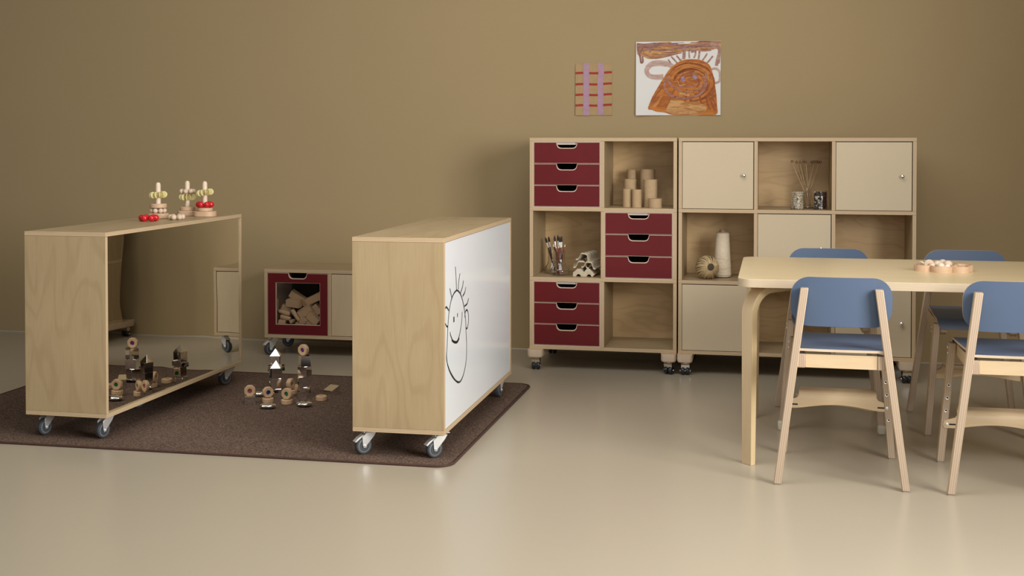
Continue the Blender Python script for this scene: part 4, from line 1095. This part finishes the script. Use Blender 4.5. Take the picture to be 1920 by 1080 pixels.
def nut(label, x, y, z, gem='pinkgem', flat=True, rz=0, r=.0275, th=.024, lean=0):
    """chunky octagonal wooden ring; gem in the hole"""
    t = thing('wooden_ring', label, 'wooden ring', (x, y, z), R(rz), 'wooden rings on the rug')
    def oct_(rad, k=.42): 
        P = []
        for i in range(8):
            a = 2 * PI * i / 8 + PI / 8; b_ = 2 * PI * (i + 1) / 8 + PI / 8
            for f in (.12, .5, .88):
                a2 = a + (b_ - a) * f; rr = rad * math.cos(PI / 8) / math.cos((f - .5) * PI / 4) * (1.0 if f == .5 else 1.0)
                P.append((rr * math.cos(a2), rr * math.sin(a2)))
        return P
    P = oct_(r * 1.04); n = len(P); hr = .0112; Q = [(hr * math.cos(math.atan2(p[1], p[0])), hr * math.sin(math.atan2(p[1], p[0]))) for p in P]
    lv = []
    for pts, zz in ((Q, .001), ([(p[0] * .90, p[1] * .90) for p in P], 0), (P, .0035), (P, th - .0035), ([(p[0] * .90, p[1] * .90) for p in P], th), (Q, th - .001)): lv.append([(p[0], p[1], zz) for p in pts])
    vs = [p for l in lv for p in l]; fs = []
    for k in range(6):
        k2 = (k + 1) % 6
        for i in range(n): j = (i + 1) % n; fs.append((k * n + i, k * n + j, k2 * n + j, k2 * n + i))
    if flat: X = Matrix.Identity(4)
    else: X = Matrix.Rotation(R(lean), 4, 'Y') @ Matrix.Translation((0, th / 2, r * .957)) @ Matrix.Rotation(R(90), 4, 'X')
    m = MB(); m.X = X; m.add(vs, fs, [[(vs[q][0] * 1.0, vs[q][1] + vs[q][2]) for q in f] for f in fs]); m.build('ring_body', 'block', t, smooth=28)
    if gem:
        m = MB(); m.X = X; m.lathe([(.0001, th * .30), (.0112, th * .33), (.0112, th * .67), (.0001, th * .70)], seg=12); m.build('gem', gem, t, smooth=20, label=gem.replace('gem', '') + ' faceted gem in the hole')
    return t
def pebble(label, px, py, r, rz=0, hh=.0135):
    p = onz(px, py, RT); m = MB(); m.ball((0, 0, hh), r, 28, 14, sx=1, sy=.78, sz=hh / r)
    o = m.build('silver_pebble', 'pebble', smooth=180); put(o, (p.x, p.y + r * .35, RT), (0, 0, R(rz))); return tag(o, label, 'pebble', 'silver pebbles on the rug')
e_ = .0003
# ringed tower (right)
tx, ty = -2.262, 5.832
mirror_block('mirror cube at the very bottom of the tower topped by a wooden ring', tx, ty, RT + e_, -4)
mirror_block('wide turned mirror cube, second from the bottom in the ring-topped tower', tx - .004, ty, RT + S_ + 2 * e_, 30, (.052, .052, S_))
mirror_block('mirror cube third from the bottom in the ring-topped tower', tx + .003, ty, RT + 2 * S_ + 3 * e_, -10)
mirror_block('turned mirror cube directly under the purple-gem ring', tx + .003, ty, RT + 3 * S_ + 4 * e_, 34, (.050, .050, .053))
nut('upright wooden ring with a purple gem on top of the mirror tower', tx - .003, ty, RT + 4 * S_ + .003 + 5 * e_, 'purplegem', False, -14)
# front pyramid tower
sx_, sy_ = -2.381, 5.765
mirror_block('mirror cube at the bottom of the front pyramid tower', sx_ + .002, sy_, RT + e_, 20)
mirror_block('mirror cube in the middle of the front pyramid tower', sx_ - .002, sy_, RT + S_ + 2 * e_, 28)
mirror_block('mirror cube directly under the lower pyramid', sx_ - .002, sy_, RT + 2 * S_ + 3 * e_, 38)
pyramid('mirror pyramid crowning the front tower, the lower of two pyramids', sx_, sy_, RT + 3 * S_ + 4 * e_, 14)
# rear pyramid tower
ux, uy = -2.460, 5.958
mirror_block('mirror cube at the base of the rear pyramid tower', ux - .004, uy, RT + e_, 10, (.052, .046, S_))
mirror_block('second mirror cube of the rear pyramid tower, under its flat slab', ux + .002, uy, RT + S_ + 2 * e_, 16, (.050, .046, S_))
mirror_block('flat mirror slab in the rear pyramid tower', ux, uy, RT + 2 * S_ + 3 * e_, 24, (.085, .045, .024))
mirror_block('mirror cube directly under the upper pyramid', ux - .001, uy, RT + 2 * S_ + .024 + 4 * e_, 14)
pyramid('mirror pyramid crowning the rear tower, the higher of two pyramids', ux - .003, uy, RT + 3 * S_ + .024 + 5 * e_, 14, .052, .036)
# left cube with ring
p = onz(463, 759, RT); mirror_block('low mirror block at the left with a wooden ring standing on it', p.x + .006, p.y + .022, RT + e_, 26, (.050, .038, .0375))
nut('upright wooden ring with a pink gem on the low left mirror block', p.x + .006, p.y + .022, RT + .0375 + 2 * e_, 'pinkgem', False, 20, r=.0270)
# flat rings with rings on them
p = onz(498.5, 757, RT); nut('flat wooden ring under the tilted upright one, behind the left pebble', p.x, p.y + .026, RT + e_, None, True, 10)
nut('upright wooden ring turned away, standing on a flat ring behind the left pebble', p.x - .002, p.y + .030, RT + .0245, 'bluegem', False, 38, r=.0265)
p = onz(534, 760, RT); nut('flat wooden ring carrying the green-gem ring', p.x, p.y + .026, RT + e_, None, True, 0)
nut('upright wooden ring with a green gem standing on a flat ring', p.x + .002, p.y + .026, RT + .0245, 'greengem', False, -8, r=.0275)
p = onz(545, 741, RT); nut('flat wooden ring behind the green-gem ring', p.x, p.y + .03, RT + e_, None, True, 18)
nut('wooden ring standing edge-on behind the green-gem ring', p.x - .012, p.y + .03, RT + .0245, 'greengem', False, 80)
p = onz(556, 733, RT); nut('flat wooden ring furthest back beside the tall mirror tower', p.x - .004, p.y + .035, RT + e_, None, True, 0)
p = onz(599, 753, RT); nut('flat wooden ring lying alone at the right of the group', p.x, p.y + .026, RT + e_, None, True, 12)
# open mirror half cube
p = onz(616, 741, RT)
m = MB(); m.prism([(-.027, 0), (.027, 0), (.027, .042), (-.027, .022)], 'x', -.030, .030, 0, 0)
o = m.build('mirror_wedge', 'mirror', smooth=0, bevel=.0012); put(o, (p.x + .004, p.y + .028, RT + e_), (0, 0, R(-24)))
tag(o, 'low sloping mirror wedge at the far right of the toy group', 'toy block', 'mirrored blocks on the rug')
pebble('flat silver pebble nearest the camera at the left of the group', 500, 767, .0400, 6)
pebble('flat silver pebble nearest the camera at the right of the group', 568.5, 763.5, .0390, 10)
pebble('small silver pebble half hidden behind the left rings', 484, 744, .0240, 0, .0125)

# ------------------------------------------------------------------ stacking toys on the mirror divider
ZTOP = .8868
z8 = lambda x, y: (240 + x / 10.667, 330 + y / 10.667)
def peg_toy(label, px, py, half, off=0):
    p = onz(px, py, ZTOP); hy = half * .8 * 1.28; t = thing('stacking_peg', label, 'stacking toy', (p.x, p.y + hy, ZTOP), R(0))
    m = MB(); m.prism(rrect(-half, half, -half * .8, half * .8, half * .7, 6), 'z', 0, .0205, 0, 0); m.build('base', 'beech', t, bevel=.002)
    m = MB(); m.lathe([(.0098, .0205), (.0098, .128), (.0085, .134), (.005, .138), (0, .1392)], seg=20, c=(off, 0, 0)); m.build('peg', 'peg', t)
    return t, (p.x + off, p.y + hy)
def disc(label, x, y, z, r=.031, th=.0165):
    m = MB(); m.lathe([(.0108, 0), (r - .002, 0), (r, .002), (r, th - .002), (r - .002, th), (.0108, th), (.0108, 0)], seg=32)
    o = m.build('wooden_disc', 'beech', smooth=40); put(o, (x, y, z)); return tag(o, label, 'stacking ring', 'wooden discs on the pegs')
def bead_ring(label, x, y, z, matn, n=6, rb=.0112, rr=None, ph=0, name='bead_ring', grp='bead rings on the mirror divider'):
    rr = rr or (rb / math.sin(PI / n)); t = thing(name, label, 'stacking ring', (x, y, z), ph, grp)
    m0 = None
    for k in range(n):
        a = 2 * PI * k / n; m = MB() if m0 is None else None
        if m0 is None: m.ball((0, 0, rb), rb * 1.0, 18, 12); ob = m.build('bead', matn, t, smooth=180); m0 = ob
        else: ob = m0.copy(); COL.objects.link(ob); ob.parent = t
        ob.location = (rr * math.cos(a), rr * math.sin(a), 0)
    m = MB(); m.tube([((rr) * math.cos(2 * PI * k / 24), (rr) * math.sin(2 * PI * k / 24), rb) for k in range(24)], .0012, 5, closed=True); m.build('cord', 'dark', t)
    return t
def petal_ring(label, x, y, z, n=12, tilt=0, rz=0):
    t = thing('petal_ring', label, 'stacking ring', (x, y, z), rz, 'yellow petal rings on the pegs'); t.rotation_euler = (0, tilt, rz)
    m0 = None; r = .0128; rr = .0215
    for k in range(n):
        a = 2 * PI * k / n
        if m0 is None:
            m = MB(); m.lathe([(.0001, -.0014), (r - .0008, -.0014), (r, -.0006), (r, .0006), (r - .0008, .0014), (.0001, .0014)], axis='y', seg=22); m0 = m.build('petal', 'yellow', t)
            ob = m0
        else: ob = m0.copy(); COL.objects.link(ob); ob.parent = t
        ob.location = (rr * math.cos(a), rr * math.sin(a), 0); ob.rotation_euler = (0, 0, a)
    m = MB(); m.tube([(rr * math.cos(2 * PI * k / 24), rr * math.sin(2 * PI * k / 24), 0) for k in range(24)], .0011, 5, closed=True); m.build('cord', 'twine', t)
    return t
KP = 1.28
def sc_(o): o.scale = (KP, KP, KP); return o
def Z(h): return ZTOP + h * KP
t, (ax, ay) = peg_toy('wooden peg toy at the left, its disc resting on a wood bead ring', 289.5, 410.5, .039)
sc_(t); sc_(bead_ring('natural wood bead ring on the left peg, between its base and disc', ax, ay, Z(.0207), 'bead', 7, .0098, .0228, .2))
sc_(disc('wooden disc on the left peg resting on a bead ring', ax, ay, Z(.0407), .0320, .0165))
sc_(petal_ring('pale yellow petal ring on the left peg', ax, ay, Z(.0905), tilt=R(-4), rz=.1))
t, (ax, ay) = peg_toy('wooden peg toy in the middle with wood beads above yellow petals', 344.8, 405, .039)
sc_(t); sc_(disc('wooden disc low on the middle peg', ax, ay, Z(.0207), .0300, .0150))
sc_(petal_ring('pale yellow petal ring on the middle peg, under wood beads', ax, ay, Z(.0735), rz=.3))
sc_(bead_ring('natural wood bead ring on the middle peg above the yellow petals', ax, ay, Z(.0870), 'bead', 7, .0100, .0240, .4))
t, (ax, ay) = peg_toy('wooden peg toy at the right carrying shiny red beads', 376.8, 406.6, .044)
sc_(t); sc_(disc('wooden disc on the right peg under the red beads', ax, ay, Z(.0207), .0300, .0135))
sc_(bead_ring('shiny red bead ring on the right peg', ax, ay, Z(.0345), 'redbead', 6, .0122, .0240, .25))
sc_(petal_ring('tilted pale yellow petal ring high on the right peg', ax, ay, Z(.0935), tilt=R(-10), rz=.0))
p = onz(273.5, 415.3, ZTOP); sc_(bead_ring('shiny red bead ring lying on the divider top in front of the left peg', p.x, p.y + .028, ZTOP, 'redbead', 6, .0122, .0252, .35))
p = onz(327, 412.6, ZTOP); sc_(bead_ring('natural wood bead ring lying on the divider top between the pegs', p.x, p.y + .022, ZTOP, 'bead', 6, .0108, .0218, .5))

# ------------------------------------------------------------------ flower tray on the table
p = onz(1775, 513, TZ); tc_ = (p.x + .000, p.y + .105)
tr = thing('flower_tray', 'shallow wooden tray with rounded petal hollows on the table', 'tray', (tc_[0], tc_[1], TZ + .0002))
lob = [(-.074, -.012, .043), (-.012, -.052, .043), (.058, -.050, .039), (.078, .012, .040), (.026, .052, .040), (-.040, .048, .040)]
def union_outline(L, n=220, infl=0):
    P = []
    for k in range(n):
        a = 2 * PI * k / n; d = (math.cos(a), math.sin(a)); best = .03
        for x, y, r in L:
            bq = x * d[0] + y * d[1]; cq = x * x + y * y - (r + infl) ** 2; D_ = bq * bq - cq
            if D_ > 0: best = max(best, bq + math.sqrt(D_))
        P.append((best * d[0], best * d[1]))
    return P
P = union_outline(lob)
m = MB(); m.prism(P, 'z', 0, .008, 0, 0); m.build('tray_floor', 'beech', tr, smooth=30)
# rim: outline wall with round wells: built as ring walls per well plus a solid web
m = MB()
n = len(P); hw_ = .0075
# top web made of quads between outline and inset outline
Pi = [(x * (1 - hw_ / math.hypot(x, y)), y * (1 - hw_ / math.hypot(x, y))) for x, y in P]
vs = [(x, y, .0082) for x, y in P] + [(x, y, .026) for x, y in P] + [(x, y, .026) for x, y in Pi] + [(x, y, .0082) for x, y in Pi]
fs = []
for k in range(4):
    k2 = (k + 1) % 4
    for i in range(n): j = (i + 1) % n; fs.append((k * n + i, k * n + j, k2 * n + j, k2 * n + i))
m.add(vs, fs, [[(vs[q][0] + vs[q][1], vs[q][2] * 3) for q in f] for f in fs]); m.build('rim', 'beech', tr, smooth=40)
m = MB()
for x, y, r in lob:
    ri = r - .006; m.lathe([(ri, .0082), (ri, .0250), (r - .0005, .0250), (r - .0005, .0082), (ri, .0082)], (x, y, 0), seg=36)
m.lathe([(.020, .0082), (.020, .0250), (.026, .0250), (.026, .0082), (.020, .0082)], (0, 0, 0), seg=30)
m.build('well_wall', 'beech', tr, smooth=40)
def tball(label, x, y, z, r, matn='bead', sz=1):
    m = MB(); m.ball((0, 0, 0), r, 20, 12, sz=sz); o = m.build('wooden_ball', matn, smooth=180); put(o, (tc_[0] + x, tc_[1] + y, TZ + z)); return tag(o, label, 'wooden ball', 'wooden balls in the flower tray')
tball('pale wooden ball in the front of the tray, nearest', -.016, -.055, .0240, .0155, 'peg')
tball('egg-shaped wooden ball left of the nearest ball in the tray', -.046, -.030, .0235, .0150, 'bead', .85)
tball('wooden ball at the back left of the tray heap', -.020, .020, .0250, .0185, 'bead', .9)
tball('wooden ball at the back right of the tray heap', .020, .016, .0260, .0185, 'bead', .9)
tball('small cream ball right of the nearest ball in the tray', .010, -.052, .0205, .0120, 'cbead')
tball('wooden ball behind the tray heap', .004, .052, .0260, .0175, 'bead')
def tdisc(label, x, y, z, r, tilt, rz):
    t = thing('wooden_button', label, 'wooden disc', (tc_[0] + x, tc_[1] + y, TZ + z), 0, 'pale discs in the flower tray'); t.rotation_euler = (tilt, 0, rz)
    m = MB(); m.lathe([(.0001, -.003), (r - .001, -.003), (r, 0), (r - .001, .003), (.0001, .003)], axis='y', seg=26); m.build('disc_body', 'peg', t, smooth=40)
    m = MB(); m.lathe([(.0016, -.0034), (.0016, .0034)], axis='y', seg=8); m.build('disc_hole', 'gum', t)
tdisc('pale disc with a small hole leaning in the left hollow of the tray', -.058, -.022, .0290, .0200, R(12), R(-8))
tdisc('second pale disc leaning further left in the tray', -.086, -.008, .0250, .0160, R(30), R(-35))
